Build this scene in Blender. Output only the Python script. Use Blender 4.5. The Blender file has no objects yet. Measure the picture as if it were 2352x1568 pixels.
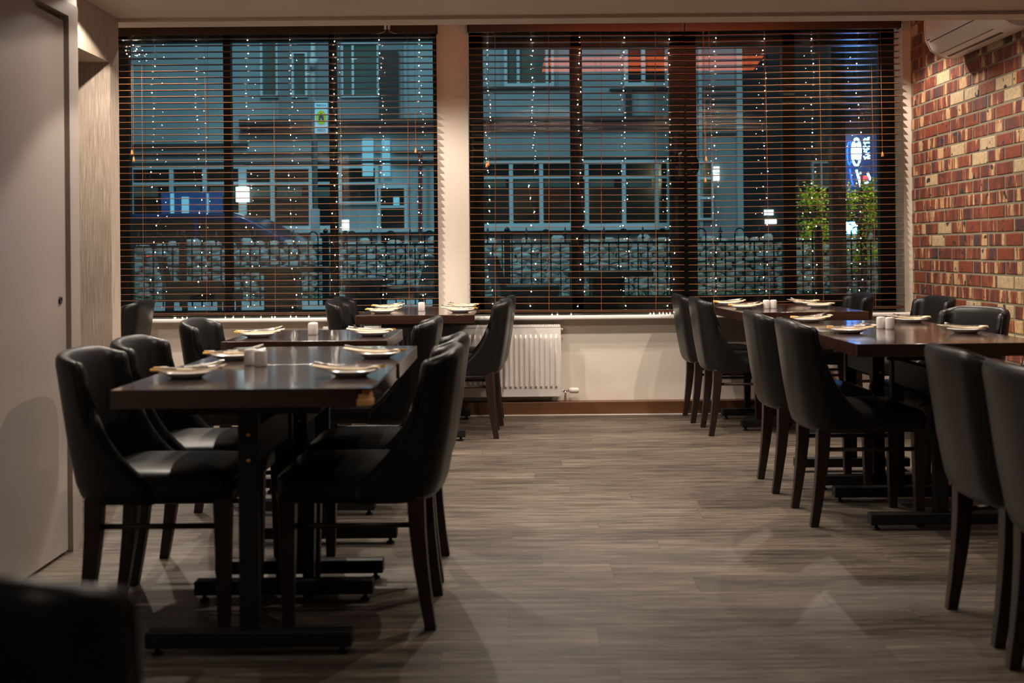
import bpy, bmesh, math, random
from mathutils import Vector, Matrix
random.seed(7)
R = math.radians
PI = math.pi
# ------------------------------------------------------------------ camera, world, exposure
sc = bpy.context.scene
C = sc.collection
FPX, HC, PX, PY, RHO = 2800.0, 1.10, 1176.0, 576.0, 0.009
cam_d = bpy.data.cameras.new('camera'); cam = bpy.data.objects.new('camera', cam_d); C.objects.link(cam)
cam_d.sensor_width = 36; cam_d.lens = FPX / 2352 * 36
cam_d.shift_y = -(784 - PY) / 2352
cam_d.clip_start = 0.05; cam_d.clip_end = 200
cam.matrix_world = Matrix.Translation((0, 0, HC)) @ Matrix.Rotation(R(90), 4, 'X') @ Matrix.Rotation(-RHO, 4, 'Z')
cam_d.dof.use_dof = True; cam_d.dof.focus_distance = 7.2; cam_d.dof.aperture_fstop = 3.2
sc.camera = cam
w = bpy.data.worlds.new('dusk'); sc.world = w; w.use_nodes = True
wn = w.node_tree.nodes; bg = wn['Background']
tc = wn.new('ShaderNodeTexCoord'); sx = wn.new('ShaderNodeSeparateXYZ'); cr = wn.new('ShaderNodeValToRGB')
w.node_tree.links.new(tc.outputs['Generated'], sx.inputs[0]); w.node_tree.links.new(sx.outputs['Z'], cr.inputs[0])
cr.color_ramp.elements[0].position = 0.0; cr.color_ramp.elements[0].color = (0.008, 0.028, 0.038, 1)
cr.color_ramp.elements[1].position = 0.45; cr.color_ramp.elements[1].color = (0.055, 0.165, 0.22, 1)
w.node_tree.links.new(cr.outputs[0], bg.inputs[0]); bg.inputs[1].default_value = 0.78
sc.view_settings.view_transform = 'Standard'; sc.view_settings.look = 'None'
sc.view_settings.exposure = 0.0; sc.view_settings.gamma = 1.0
sc.view_settings.use_curve_mapping = False

WARM = (1.0, 0.87, 0.74)
def spot(name, x, y, z, power, size=110, blend=0.5, rad=0.02, aim=(0, 0, -1), col=WARM):
    l = bpy.data.lights.new(name, 'SPOT'); l.energy = power; l.color = col
    l.spot_size = R(size); l.spot_blend = blend; l.shadow_soft_size = rad
    o = bpy.data.objects.new(name, l); C.objects.link(o); o.location = (x, y, z)
    o.rotation_euler = Vector(aim).to_track_quat('-Z', 'Y').to_euler()
    return o
def area(name, loc, aim, sx_, sy_, power, col):
    l = bpy.data.lights.new(name, 'AREA'); l.shape = 'RECTANGLE'; l.size = sx_; l.size_y = sy_; l.energy = power; l.color = col
    o = bpy.data.objects.new(name, l); C.objects.link(o); o.location = loc
    o.rotation_euler = Vector(aim).to_track_quat('-Z', 'Y').to_euler(); return o
# unseen fill lights added outside, over the road and terrace, no fixtures
area('outdoor_fill', (-3.0, 13.6, 5.2), (0.1, 0.7, -0.75), 0.5, 0.5, 90, (0.42, 0.80, 1.0))
area('outdoor_fill', (3.5, 13.2, 5.0), (-0.25, 0.7, -0.8), 0.5, 0.5, 55, (0.45, 0.78, 1.0))
area('outdoor_fill', (-1.0, 10.2, 4.6), (0.0, 0.5, -0.9), 0.4, 0.4, 110, (0.50, 0.85, 1.0))

# downlights: (x, y, ceiling z, watts)
DOWN = [(-2.35, 7.72, 2.65, 100, 125), (-1.25, 7.15, 2.65, 150, 136), (0.30, 7.15, 2.65, 165, 136), (1.30, 7.25, 2.65, 60, 125), (2.10, 7.68, 2.65, 88, 128),
        (-0.40, 6.95, 2.65, 62, 140), (-1.75, 6.35, 2.65, 50, 120), (0.3, 6.2, 2.65, 100, 120), (1.75, 6.3, 2.65, 100, 130),
        (-0.95, 4.98, 2.206, 34, 148), (-1.60, 4.96, 2.206, 52, 146), (-1.10, 4.62, 2.206, 34, 94), (0.6, 4.7, 2.206, 55, 130), (2.05, 4.2, 2.206, 16, 120),  # the spot nearest the partition is an extra light added to brighten it
        (-0.75, 2.9, 2.206, 12, 125), (0.4, 2.3, 2.206, 17, 130), (0.3, -0.3, 2.206, 16, 130)]

# ------------------------------------------------------------------ helpers
def unroll(x, y):
    u, v = x - PX, y - PY
    return u - RHO * v, v + RHO * u
def W(x, y, d):
    u, v = unroll(x, y)
    return (u * d / FPX, d, HC - v * d / FPX)
def wx(x, y, d): return W(x, y, d)[0]
def wz(x, y, d): return W(x, y, d)[2]

def link(o): C.objects.link(o); return o
def tag(o, label=None, cat=None, group=None, kind=None):
    if label: o['label'] = label
    if cat: o['category'] = cat
    if group: o['group'] = group
    if kind: o['kind'] = kind
    return o
def thing(name, label, cat, loc=(0, 0, 0), rz=0.0, group=None):
    o = bpy.data.objects.new(name, None); link(o); o.location = loc; o.rotation_euler = (0, 0, rz)
    o.empty_display_size = 0.05
    return tag(o, label, cat, group)
def dup(o, parent=None):
    c = o.copy(); C.objects.link(c)
    if parent is not None: c.parent = parent
    for ch in list(o.children): dup(ch, c)
    return c

class MB:
    def __init__(s): s.v = []; s.f = []
    def add(s, vs, fs):
        n = len(s.v); s.v += [tuple(p) for p in vs]; s.f += [tuple(i + n for i in f) for f in fs]; return s
    def box(s, x0, x1, y0, y1, z0, z1):
        if x0 > x1: x0, x1 = x1, x0
        if y0 > y1: y0, y1 = y1, y0
        if z0 > z1: z0, z1 = z1, z0
        return s.add([(x0, y0, z0), (x1, y0, z0), (x1, y1, z0), (x0, y1, z0), (x0, y0, z1), (x1, y0, z1), (x1, y1, z1), (x0, y1, z1)],
                     [(0, 3, 2, 1), (4, 5, 6, 7), (0, 1, 5, 4), (1, 2, 6, 5), (2, 3, 7, 6), (3, 0, 4, 7)])
    def loft(s, rings, cap=True, closed=True):
        n = len(rings[0]); vs = [p for r in rings for p in r]; fs = []
        for i in range(len(rings) - 1):
            for j in range(n if closed else n - 1):
                k = (j + 1) % n
                fs.append((i * n + j, i * n + k, (i + 1) * n + k, (i + 1) * n + j))
        if cap:
            fs.append(tuple(range(n))[::-1]); fs.append(tuple((len(rings) - 1) * n + j for j in range(n)))
        return s.add(vs, fs)
    def tube(s, path, r, n=8):
        pts = [Vector(p) for p in path]; rings = []
        rr = r if isinstance(r, (list, tuple)) else [r] * len(pts)
        for i, p in enumerate(pts):
            t = (pts[min(i + 1, len(pts) - 1)] - pts[max(i - 1, 0)])
            if t.length < 1e-9: t = Vector((0, 0, 1))
            t.normalize()
            a = Vector((0, 0, 1)) if abs(t.z) < 0.9 else Vector((1, 0, 0))
            u = t.cross(a).normalized(); q = t.cross(u)
            rings.append([p + (u * math.cos(2 * PI * k / n) + q * math.sin(2 * PI * k / n)) * rr[i] for k in range(n)])
        return s.loft(rings)
    def lathe(s, prof, n=32, c=(0, 0, 0)):
        rings = [[(c[0] + r * math.cos(2 * PI * k / n), c[1] + r * math.sin(2 * PI * k / n), c[2] + z) for k in range(n)] for r, z in prof]
        return s.loft(rings)
    def prism(s, poly, y0, y1):   # poly of (x, z), extruded in y
        return s.loft([[(x, y0, z) for x, z in poly], [(x, y1, z) for x, z in poly]])
    def prismz(s, poly, z0, z1):
        return s.loft([[(x, y, z0) for x, y in poly], [(x, y, z1) for x, y in poly]])
    def sphere(s, c, r, n=10, m=6, sz=1.0):
        rings = []
        for i in range(1, m):
            a = PI * i / m - PI / 2
            rings.append([(c[0] + r * math.cos(a) * math.cos(2 * PI * k / n), c[1] + r * math.cos(a) * math.sin(2 * PI * k / n), c[2] + r * sz * math.sin(a)) for k in range(n)])
        return s.loft(rings)
    def build(s, name, mat, parent=None, bevel=0, smooth=False, seg=2, loc=None, kind=None):
        me = bpy.data.meshes.new(name); me.from_pydata(s.v, [], s.f)
        bm = bmesh.new(); bm.from_mesh(me); bmesh.ops.recalc_face_normals(bm, faces=bm.faces); bm.to_mesh(me); bm.free()
        me.materials.append(mat); o = bpy.data.objects.new(name, me); link(o)
        if parent is not None: o.parent = parent
        if loc: o.location = loc
        if bevel:
            m = o.modifiers.new('bevel', 'BEVEL'); m.width = bevel; m.segments = seg; m.limit_method = 'ANGLE'; m.angle_limit = R(35)
        if smooth or bevel:
            for p in me.polygons: p.use_smooth = True
            if not smooth:
                m2 = o.modifiers.new('wn', 'WEIGHTED_NORMAL'); m2.keep_sharp = True
        if kind: o['kind'] = kind
        return o

# ------------------------------------------------------------------ materials
def newmat(name):
    m = bpy.data.materials.new(name); m.use_nodes = True
    return m, m.node_tree, m.node_tree.nodes['Principled BSDF']
def mat(name, col, rough=0.5, metal=0.0, spec=0.5, coat=0.0, emit=None, estr=0.0, bump=0.0, bscale=200, var=0.0, vscale=5):
    m, nt, b = newmat(name)
    b.inputs['Base Color'].default_value = (*col, 1); b.inputs['Roughness'].default_value = rough
    b.inputs['Metallic'].default_value = metal; b.inputs['Specular IOR Level'].default_value = spec
    b.inputs['Coat Weight'].default_value = coat; b.inputs['Coat Roughness'].default_value = 0.1
    if emit: b.inputs['Emission Color'].default_value = (*emit, 1); b.inputs['Emission Strength'].default_value = estr
    t = nt.nodes.new('ShaderNodeTexCoord')
    if bump:
        n = nt.nodes.new('ShaderNodeTexNoise'); n.inputs['Scale'].default_value = bscale; n.inputs['Detail'].default_value = 4
        bp = nt.nodes.new('ShaderNodeBump'); bp.inputs['Strength'].default_value = bump; bp.inputs['Distance'].default_value = 0.002
        nt.links.new(t.outputs['Object'], n.inputs['Vector']); nt.links.new(n.outputs[0], bp.inputs['Height']); nt.links.new(bp.outputs[0], b.inputs['Normal'])
    if var:
        n = nt.nodes.new('ShaderNodeTexNoise'); n.inputs['Scale'].default_value = vscale; n.inputs['Detail'].default_value = 5
        mx = nt.nodes.new('ShaderNodeMix'); mx.data_type = 'RGBA'
        mx.inputs[6].default_value = (*[c * (1 - var) for c in col], 1); mx.inputs[7].default_value = (*[min(1, c * (1 + var)) for c in col], 1)
        nt.links.new(t.outputs['Object'], n.inputs['Vector']); nt.links.new(n.outputs[0], mx.inputs[0]); nt.links.new(mx.outputs[2], b.inputs['Base Color'])
    return m
def emis(name, col, s):
    return mat(name, (0.02, 0.02, 0.02), 0.5, emit=col, estr=s)
def grain(name, c1, c2, rough=0.3, axis='X', stretch=0.06, scale=18, coat=0.0, spec=0.5, bump=0.0):
    m, nt, b = newmat(name); N = nt.nodes; L = nt.links
    t = N.new('ShaderNodeTexCoord'); mp = N.new('ShaderNodeMapping')
    sc3 = [scale] * 3; sc3['XYZ'.index(axis)] = scale * stretch; mp.inputs['Scale'].default_value = sc3
    n = N.new('ShaderNodeTexNoise'); n.inputs['Scale'].default_value = 1.0; n.inputs['Detail'].default_value = 8; n.inputs['Roughness'].default_value = 0.65; n.inputs['Distortion'].default_value = 0.4
    r = N.new('ShaderNodeValToRGB'); r.color_ramp.elements[0].position = 0.32; r.color_ramp.elements[0].color = (*c1, 1)
    r.color_ramp.elements[1].position = 0.68; r.color_ramp.elements[1].color = (*c2, 1)
    L.new(t.outputs['Object'], mp.inputs[0]); L.new(mp.outputs[0], n.inputs['Vector']); L.new(n.outputs[0], r.inputs[0]); L.new(r.outputs[0], b.inputs['Base Color'])
    b.inputs['Roughness'].default_value = rough; b.inputs['Coat Weight'].default_value = coat; b.inputs['Coat Roughness'].default_value = 0.10; b.inputs['Specular IOR Level'].default_value = spec
    if bump:
        bp = N.new('ShaderNodeBump'); bp.inputs['Strength'].default_value = bump; bp.inputs['Distance'].default_value = 0.002
        L.new(n.outputs[0], bp.inputs['Height']); L.new(bp.outputs[0], b.inputs['Normal'])
    return m

M = {}
M['leather'] = mat('black_leather', (0.0085, 0.0080, 0.0078), 0.36, spec=0.32, bump=0.10, bscale=260)
M['legwood'] = grain('dark_leg_wood', (0.013, 0.0055, 0.004), (0.028, 0.010, 0.007), 0.42, 'Z')
M['table'] = grain('mahogany_laminate', (0.030, 0.013, 0.009), (0.062, 0.026, 0.017), 0.20, 'X', 0.05, 26, spec=0.6, coat=0.9)
M['tedge'] = grain('mahogany_edge', (0.026, 0.010, 0.008), (0.055, 0.021, 0.014), 0.30, 'X', 0.05, 30)
M['chip'] = mat('chipboard_core', (0.62, 0.33, 0.12), 0.85, bump=0.8, bscale=160, var=0.25, vscale=90)
M['iron'] = mat('black_iron', (0.008, 0.008, 0.008), 0.55, spec=0.35, bump=0.1, bscale=90)
M['bolt'] = mat('brass_bolt', (0.75, 0.42, 0.2), 0.28, metal=1.0)
M['cream'] = mat('cream_paint', (0.74, 0.67, 0.58), 0.65, bump=0.25, bscale=40, var=0.03, vscale=2)
M['ceil'] = mat('ceiling_paint', (0.62, 0.51, 0.42), 0.55, bump=0.15, bscale=15)
M['white'] = mat('white_gloss_paint', (0.80, 0.76, 0.72), 0.30, var=0.02)
M['door'] = mat('door_gloss_paint', (0.46, 0.40, 0.36), 0.28, bump=0.12, bscale=5, var=0.03, vscale=1.5)
M['radw'] = mat('radiator_enamel', (0.80, 0.76, 0.72), 0.35)
M['skirt'] = grain('brown_skirting', (0.10, 0.042, 0.016), (0.15, 0.065, 0.026), 0.4, 'X', 0.04, 20)
M['slat'] = grain('brown_blind_wood', (0.045, 0.017, 0.008), (0.075, 0.030, 0.013), 0.33, 'X', 0.03, 30)
M['slatedge_lit'] = mat('slat_edge_lit_tone', (0.33, 0.13, 0.05), 0.35)  # slat front edges coloured as if catching light, faces kept darker
M['valance'] = grain('brown_valance_wood', (0.034, 0.013, 0.005), (0.060, 0.024, 0.009), 0.36, 'X', 0.03, 14)
M['tassel'] = mat('orange_wood_tassel', (0.55, 0.24, 0.07), 0.4)
M['cord'] = mat('brown_cord', (0.30, 0.14, 0.06), 0.7)
M['frame'] = mat('black_window_frame', (0.007, 0.008, 0.008), 0.42, spec=0.35)
M['china'] = mat('white_china', (0.78, 0.74, 0.72), 0.16)
M['napkin'] = mat('cream_napkin', (0.88, 0.74, 0.53), 0.85, var=0.05, vscale=30)
M['napkin_y'] = mat('yellow_napkin', (0.85, 0.48, 0.10), 0.85)
M['steel'] = mat('steel_cutlery', (0.62, 0.60, 0.58), 0.18, metal=1.0)
M['chrome'] = mat('chrome', (0.75, 0.75, 0.75), 0.12, metal=1.0)
M['acw'] = mat('air_conditioner_plastic', (0.72, 0.66, 0.62), 0.35)
M['acline'] = mat('dark_grey_plastic', (0.03, 0.025, 0.02), 0.5)
M['whitepl'] = mat('white_plastic', (0.7, 0.68, 0.66), 0.4)
M['bulb'] = emis('warm_white_led', (1.0, 0.93, 0.75), 55.0)
M['wire'] = mat('copper_wire', (0.50, 0.36, 0.16), 0.35, metal=1.0)
M['mortar'] = mat('mortar', (0.21, 0.185, 0.125), 0.95, bump=0.8, bscale=70, var=0.2, vscale=25)
M['heater'] = emis('orange_heater_tube', (1.0, 0.17, 0.045), 7.5)
M['downlens'] = emis('downlight_lens', (1.0, 0.8, 0.55), 8.0)
M['blackpl'] = mat('black_plastic', (0.006, 0.006, 0.006), 0.35)

def glass_mat():
    m = bpy.data.materials.new('window_glass'); m.use_nodes = True; nt = m.node_tree; nt.nodes.clear()
    o = nt.nodes.new('ShaderNodeOutputMaterial'); mx = nt.nodes.new('ShaderNodeMixShader'); fr = nt.nodes.new('ShaderNodeFresnel')
    tr = nt.nodes.new('ShaderNodeBsdfTransparent'); gl = nt.nodes.new('ShaderNodeBsdfGlossy')
    fr.inputs['IOR'].default_value = 1.5; gl.inputs['Roughness'].default_value = 0.0; tr.inputs['Color'].default_value = (0.90, 0.97, 0.96, 1)
    nt.links.new(fr.outputs[0], mx.inputs[0]); nt.links.new(tr.outputs[0], mx.inputs[1]); nt.links.new(gl.outputs[0], mx.inputs[2]); nt.links.new(mx.outputs[0], o.inputs[0])
    return m
M['glass'] = glass_mat()

def floor_mat():
    m, nt, b = newmat('vinyl_plank_floor'); N = nt.nodes; L = nt.links
    t = N.new('ShaderNodeTexCoord')
    sp = N.new('ShaderNodeSeparateXYZ'); L.new(t.outputs['Object'], sp.inputs[0])
    def mt(op, a, b2=None, c=None):
        n = N.new('ShaderNodeMath'); n.operation = op
        for i_, q in enumerate((a, b2, c)):
            if q is None: continue
            if isinstance(q, (int, float)): n.inputs[i_].default_value = q
            else: L.new(q, n.inputs[i_])
        return n.outputs[0]
    rowf = mt('DIVIDE', sp.outputs['Y'], 0.178); row_ = mt('FLOOR', rowf)
    w1 = N.new('ShaderNodeTexWhiteNoise'); w1.noise_dimensions = '1D'; L.new(row_, w1.inputs['W'])
    colf = mt('ADD', mt('DIVIDE', sp.outputs['X'], 1.22), mt('MULTIPLY', w1.outputs['Value'], 7.0)); col_ = mt('FLOOR', colf)
    w2 = N.new('ShaderNodeTexWhiteNoise'); w2.noise_dimensions = '1D'; L.new(mt('MULTIPLY_ADD', row_, 37.13, col_), w2.inputs['W'])
    fy = mt('FRACT', rowf); fx = mt('FRACT', colf)
    seam = mt('MAXIMUM', mt('LESS_THAN', fy, 0.008), mt('LESS_THAN', fx, 0.0018))
    ad = N.new('ShaderNodeVectorMath'); ad.operation = 'MULTIPLY_ADD'; ad.inputs[1].default_value = (17.3, 13.1, 5.7)
    L.new(w2.outputs['Color'], ad.inputs[0]); L.new(t.outputs['Object'], ad.inputs[2])
    def no(sc_, d, rg, dist=0.3):
        mp = N.new('ShaderNodeMapping'); mp.inputs['Scale'].default_value = sc_
        n = N.new('ShaderNodeTexNoise'); n.inputs['Scale'].default_value = 1; n.inputs['Detail'].default_value = d; n.inputs['Roughness'].default_value = rg; n.inputs['Distortion'].default_value = dist
        L.new(ad.outputs[0], mp.inputs[0]); L.new(mp.outputs[0], n.inputs['Vector']); return n
    n1 = no((2.6, 40, 5), 8, 0.72); n2 = no((9, 260, 5), 4, 0.7, 0.1)
    mx = N.new('ShaderNodeMix'); mx.data_type = 'FLOAT'; mx.inputs[0].default_value = 0.45
    L.new(n1.outputs[0], mx.inputs[2]); L.new(n2.outputs[0], mx.inputs[3])
    a = N.new('ShaderNodeMath'); a.operation = 'MULTIPLY_ADD'; a.inputs[1].default_value = 0.07
    L.new(w2.outputs['Value'], a.inputs[0]); L.new(mx.outputs[0], a.inputs[2])
    r = N.new('ShaderNodeValToRGB'); e = r.color_ramp.elements
    e[0].position = 0.41; e[0].color = (0.018, 0.0145, 0.0125, 1); e[1].position = 0.65; e[1].color = (0.245, 0.196, 0.146, 1)
    k = e.new(0.475); k.color = (0.056, 0.045, 0.036, 1); k = e.new(0.545); k.color = (0.112, 0.090, 0.069, 1)
    L.new(a.outputs[0], r.inputs[0])
    mm = N.new('ShaderNodeMix'); mm.data_type = 'RGBA'; mm.inputs[7].default_value = (0.05, 0.04, 0.03, 1)
    L.new(seam, mm.inputs[0]); L.new(r.outputs[0], mm.inputs[6]); L.new(mm.outputs[2], b.inputs['Base Color'])
    b.inputs['Roughness'].default_value = 0.46; b.inputs['Specular IOR Level'].default_value = 0.35
    bp = N.new('ShaderNodeBump'); bp.inputs['Strength'].default_value = 0.25; bp.inputs['Distance'].default_value = 0.002
    L.new(mx.outputs[0], bp.inputs['Height']); L.new(bp.outputs[0], b.inputs['Normal'])
    return m
M['floor'] = floor_mat()

def wallpaper():
    m, nt, b = newmat('striped_wallpaper'); N = nt.nodes; L = nt.links
    t = N.new('ShaderNodeTexCoord'); mp = N.new('ShaderNodeMapping'); mp.inputs['Scale'].default_value = (260, 260, 7)
    n = N.new('ShaderNodeTexNoise'); n.inputs['Scale'].default_value = 1; n.inputs['Detail'].default_value = 5; n.inputs['Roughness'].default_value = 0.7
    r = N.new('ShaderNodeValToRGB'); r.color_ramp.elements[0].position = 0.33; r.color_ramp.elements[0].color = (0.27, 0.205, 0.155, 1)
    r.color_ramp.elements[1].position = 0.66; r.color_ramp.elements[1].color = (0.60, 0.49, 0.40, 1)
    L.new(t.outputs['Object'], mp.inputs[0]); L.new(mp.outputs[0], n.inputs['Vector']); L.new(n.outputs[0], r.inputs[0]); L.new(r.outputs[0], b.inputs['Base Color'])
    b.inputs['Roughness'].default_value = 0.6
    return m
M['paper'] = wallpaper()

def brick_mat():
    m, nt, b = newmat('multi_coloured_brick'); N = nt.nodes; L = nt.links
    at = N.new('ShaderNodeAttribute'); at.attribute_name = 'seed'
    t = N.new('ShaderNodeTexCoord')
    wn_ = N.new('ShaderNodeTexWhiteNoise'); wn_.noise_dimensions = '1D'; L.new(at.outputs['Fac'], wn_.inputs['W'])
    off = N.new('ShaderNodeVectorMath'); off.operation = 'MULTIPLY_ADD'; off.inputs[1].default_value = (31, 31, 31)
    L.new(wn_.outputs['Color'], off.inputs[0]); L.new(t.outputs['Object'], off.inputs[2])
    def no(sc_, d, rg):
        mp = N.new('ShaderNodeMapping'); mp.inputs['Scale'].default_value = sc_
        n = N.new('ShaderNodeTexNoise'); n.inputs['Scale'].default_value = 1; n.inputs['Detail'].default_value = d; n.inputs['Roughness'].default_value = rg
        L.new(off.outputs[0], mp.inputs[0]); L.new(mp.outputs[0], n.inputs['Vector']); return n
    st = no((3, 13, 2.4), 3.5, 0.55)
    r = N.new('ShaderNodeValToRGB'); r.color_ramp.interpolation = 'EASE'; e = r.color_ramp.elements
    e[0].position = 0.35; e[0].color = (0.50, 0.33, 0.17, 1); e[1].position = 0.70; e[1].color = (0.055, 0.030, 0.034, 1)
    for p, c in [(0.405, (0.46, 0.29, 0.14)), (0.435, (0.24, 0.072, 0.034)), (0.54, (0.155, 0.036, 0.020)), (0.60, (0.105, 0.030, 0.022)), (0.655, (0.075, 0.040, 0.040))]:
        k = e.new(p); k.color = (*c, 1)
    L.new(st.outputs[0], r.inputs[0])
    # plain bricks: cream or orange red
    pl = N.new('ShaderNodeValToRGB'); pl.color_ramp.interpolation = 'CONSTANT'; q = pl.color_ramp.elements
    q[0].position = 0; q[0].color = (0.46, 0.34, 0.20, 1); q[1].position = 0.42; q[1].color = (0.20, 0.045, 0.018, 1)
    sp = N.new('ShaderNodeSeparateColor'); L.new(wn_.outputs['Color'], sp.inputs[0]); L.new(sp.outputs[1], pl.inputs[0])
    lt = N.new('ShaderNodeMath'); lt.operation = 'LESS_THAN'; lt.inputs[1].default_value = 0.21; L.new(sp.outputs[0], lt.inputs[0])
    mx = N.new('ShaderNodeMix'); mx.data_type = 'RGBA'; L.new(lt.outputs[0], mx.inputs[0]); L.new(r.outputs[0], mx.inputs[6]); L.new(pl.outputs[0], mx.inputs[7])
    bs = no((3, 14, 17), 1.0, 0.4); bg_ = N.new('ShaderNodeMath'); bg_.operation = 'GREATER_THAN'; bg_.inputs[1].default_value = 0.69; L.new(bs.outputs[0], bg_.inputs[0])
    m3 = N.new('ShaderNodeMix'); m3.data_type = 'RGBA'; m3.inputs[7].default_value = (0.035, 0.030, 0.036, 1); L.new(bg_.outputs[0], m3.inputs[0]); L.new(mx.outputs[2], m3.inputs[6]); mx = m3
    fn = no((38, 38, 38), 6, 0.75); mu = N.new('ShaderNodeMix'); mu.data_type = 'RGBA'; mu.blend_type = 'OVERLAY'; mu.inputs[0].default_value = 0.85
    L.new(mx.outputs[2], mu.inputs[6]); L.new(fn.outputs[0], mu.inputs[7]); L.new(mu.outputs[2], b.inputs['Base Color'])
    b.inputs['Roughness'].default_value = 0.62
    bp = N.new('ShaderNodeBump'); bp.inputs['Strength'].default_value = 0.5; bp.inputs['Distance'].default_value = 0.004
    L.new(fn.outputs[0], bp.inputs['Height']); L.new(bp.outputs[0], b.inputs['Normal'])
    return m
M['brick'] = brick_mat()

# ------------------------------------------------------------------ room shell
WY = 8.238           # inner face of the window wall
WINY = 8.42         # window frames
BX = 2.705          # face of the brick wall
ZW, ZS = 2.652, 2.206
DB = 5.60; DBM = 5.72           # downstand beam between the low and the high ceiling
MB().box(-3.7, BX + .1, -1.6, WY + .02, -0.1, 0).build('floor', M['floor'], kind='structure')
MB().box(-3.7, BX + .1, -1.6, DBM, ZS, ZS + .1).build('ceiling', M['ceil'], kind='structure')
MB().box(-3.7, BX + .1, DB + .1, WY + .3, ZW, ZW + .1).build('ceiling', M['ceil'], kind='structure')
bz = 1.1 + 533 * DBM / 2800
MB().box(-3.7, BX + .1, DBM, DBM + .14, bz, ZW + .02).build('trim_1', M['ceil'], kind='structure')
tag(bpy.data.objects['trim_1'], None)
MB().box(-3.8, BX + .25, -1.7, -1.6, -.1, 2.4).build('wall_back', M['cream'], kind='structure')
# window wall: sill wall, head, pillar, ends
sillz = 0.665
XL0, XL1 = wx(274, 400, WINY) - .03, wx(1005, 400, WY)
XR0, XR1 = wx(1077, 400, WY), BX - .015
wl = MB(); wl.box(-3.8, BX + .1, WY, WY + .28, -.1, sillz - .01)
wl.box(-3.8, BX + .1, WY, WY + .28, 2.61, ZW + .02)
wl.box(XL1, XR0, WY, WY + .28, sillz - .01, 2.61)
wl.box(-3.8, XL0, WY, WY + .28, sillz - .01, 2.61)
wl.box(wx(2069, 400, WY) + .02, BX + .1, WY, WY + .28, sillz - .01, 2.61)
wl.build('wall_front', M['cream'], kind='structure')
MB().box(-3.8, -3.7, -1.6, WY + .3, -.1, 2.75).build('wall_left', M['cream'], kind='structure')
# cove at the top of the window wall
# skirting box
b_ = MB().box(-3.7, BX - .01, 8.14, WY, 0.0, 0.088); b_.build('baseboard_front', M['skirt'], bevel=.003, kind='structure')
MB().box(-3.7, BX - .01, 8.132, 8.14, 0.0, 0.006).build('trim_2', M['white'], kind='structure')
# brick wall: mortar bed plus real bricks
wr = MB().box(BX + .0025, BX + .25, -1.7, WY + .3, -.1, 2.75).build('wall_right', M['mortar'], kind='structure')
CH, BL = 0.0785, 0.234
vs, fs, seeds = [], [], []
row = 0; z = 0.0
while z < 2.64:
    y = WY - (BL / 2 if row % 2 else 0) + BL * .35
    while y > 2.6:
        y1 = min(y - .005 + random.uniform(-.002, .002), WY - .001); y0 = y - BL + .013 + random.uniform(-.002, .002)
        if y1 - y0 > .02:
            z0 = z + .006 + random.uniform(-.0015, .0015); z1 = z + CH - .0065 + random.uniform(-.0015, .0015)
            xf = BX - .001 + random.uniform(-.0005, .0005); i = len(vs); g = .004
            vs += [(xf + .03, y0, z0), (xf + .03, y1, z0), (xf + .03, y1, z1), (xf + .03, y0, z1)]
            vs += [(xf + .0015, y0, z0), (xf + .0015, y1, z0), (xf + .0015, y1, z1), (xf + .0015, y0, z1)]
            vs += [(xf, y0 + g, z0 + g), (xf, y1 - g, z0 + g), (xf, y1 - g, z1 - g), (xf, y0 + g, z1 - g)]
            s = random.random() * 100
            for a in (0, 4):
                for k in range(4):
                    fs.append((i + a + k, i + a + (k + 1) % 4, i + a + 4 + (k + 1) % 4, i + a + 4 + k)); seeds.append(s)
            fs.append((i + 8, i + 9, i + 10, i + 11)); seeds.append(s)
        y -= BL
    z += CH; row += 1
me = bpy.data.meshes.new('brick_facing'); me.from_pydata(vs, [], fs); me.materials.append(M['brick'])
a = me.attributes.new('seed', 'FLOAT', 'FACE'); a.data.foreach_set('value', seeds)
bm = bmesh.new(); bm.from_mesh(me); bmesh.ops.recalc_face_normals(bm, faces=bm.faces); bm.to_mesh(me); bm.free()
bo = bpy.data.objects.new('brick_facing', me); link(bo); bo.parent = wr

# left: door wall, bulkhead, wallpapered wall
DX = -1.640
dw = MB(); dw.box(DX - .12, DX, -1.6, 3.70, 0, ZS); dw.box(DX - .12, DX, 3.70, 4.615, 2.035, ZS); dw.build('wall_door', M['white'], kind='structure')
dr = MB().box(DX - .05, DX - .008, 3.74, 4.50, 0.012, 1.965).build('door_1', M['door'], bevel=.002, kind='structure')
fr = MB(); fr.box(DX - .12, DX + .004, 4.52, 4.615, 0, 1.985); fr.box(DX - .12, DX + .004, 3.66, 4.615, 1.985, 2.035); fr.box(DX - .12, DX + .004, 3.66, 3.72, 0, 1.985)
fr.box(DX - .07, DX - .02, 4.50, 4.53, 0, 1.985)
fr.build('door_frame', M['door'], dr)
lx = W(152, 688, 4.46)
lk = MB().lathe([(0.014, 0), (0.014, .006), (0.009, .007), (0.008, 0.004)], 20); lk_o = lk.build('lock', M['acline'], dr, smooth=True); lk_o.location = (DX - .009, 4.44, lx[2]); lk_o.rotation_euler = (0, R(90), 0)
MB().box(-3.7, wx(252, 90, DB), DB, DBM + .004, 0, ZS - .001).build('wall_partition', M['paper'], kind='structure')
bk = wx(252, 90, DB)
MB().box(-3.7, bk, 4.4, DB, 1.1 + 441 * DB / 2800, ZS).build('trim_3', M['paper'], kind='structure')

# sill board
def sillboard(x0, x1, n):
    s = MB(); s.box(x0, x1, 8.135, WY + .18, sillz - .028, sillz)
    s.build('trim_%d' % n, M['white'], bevel=.01, seg=3, kind='structure')
sillboard(-3.7, BX - .02, 4)

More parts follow.
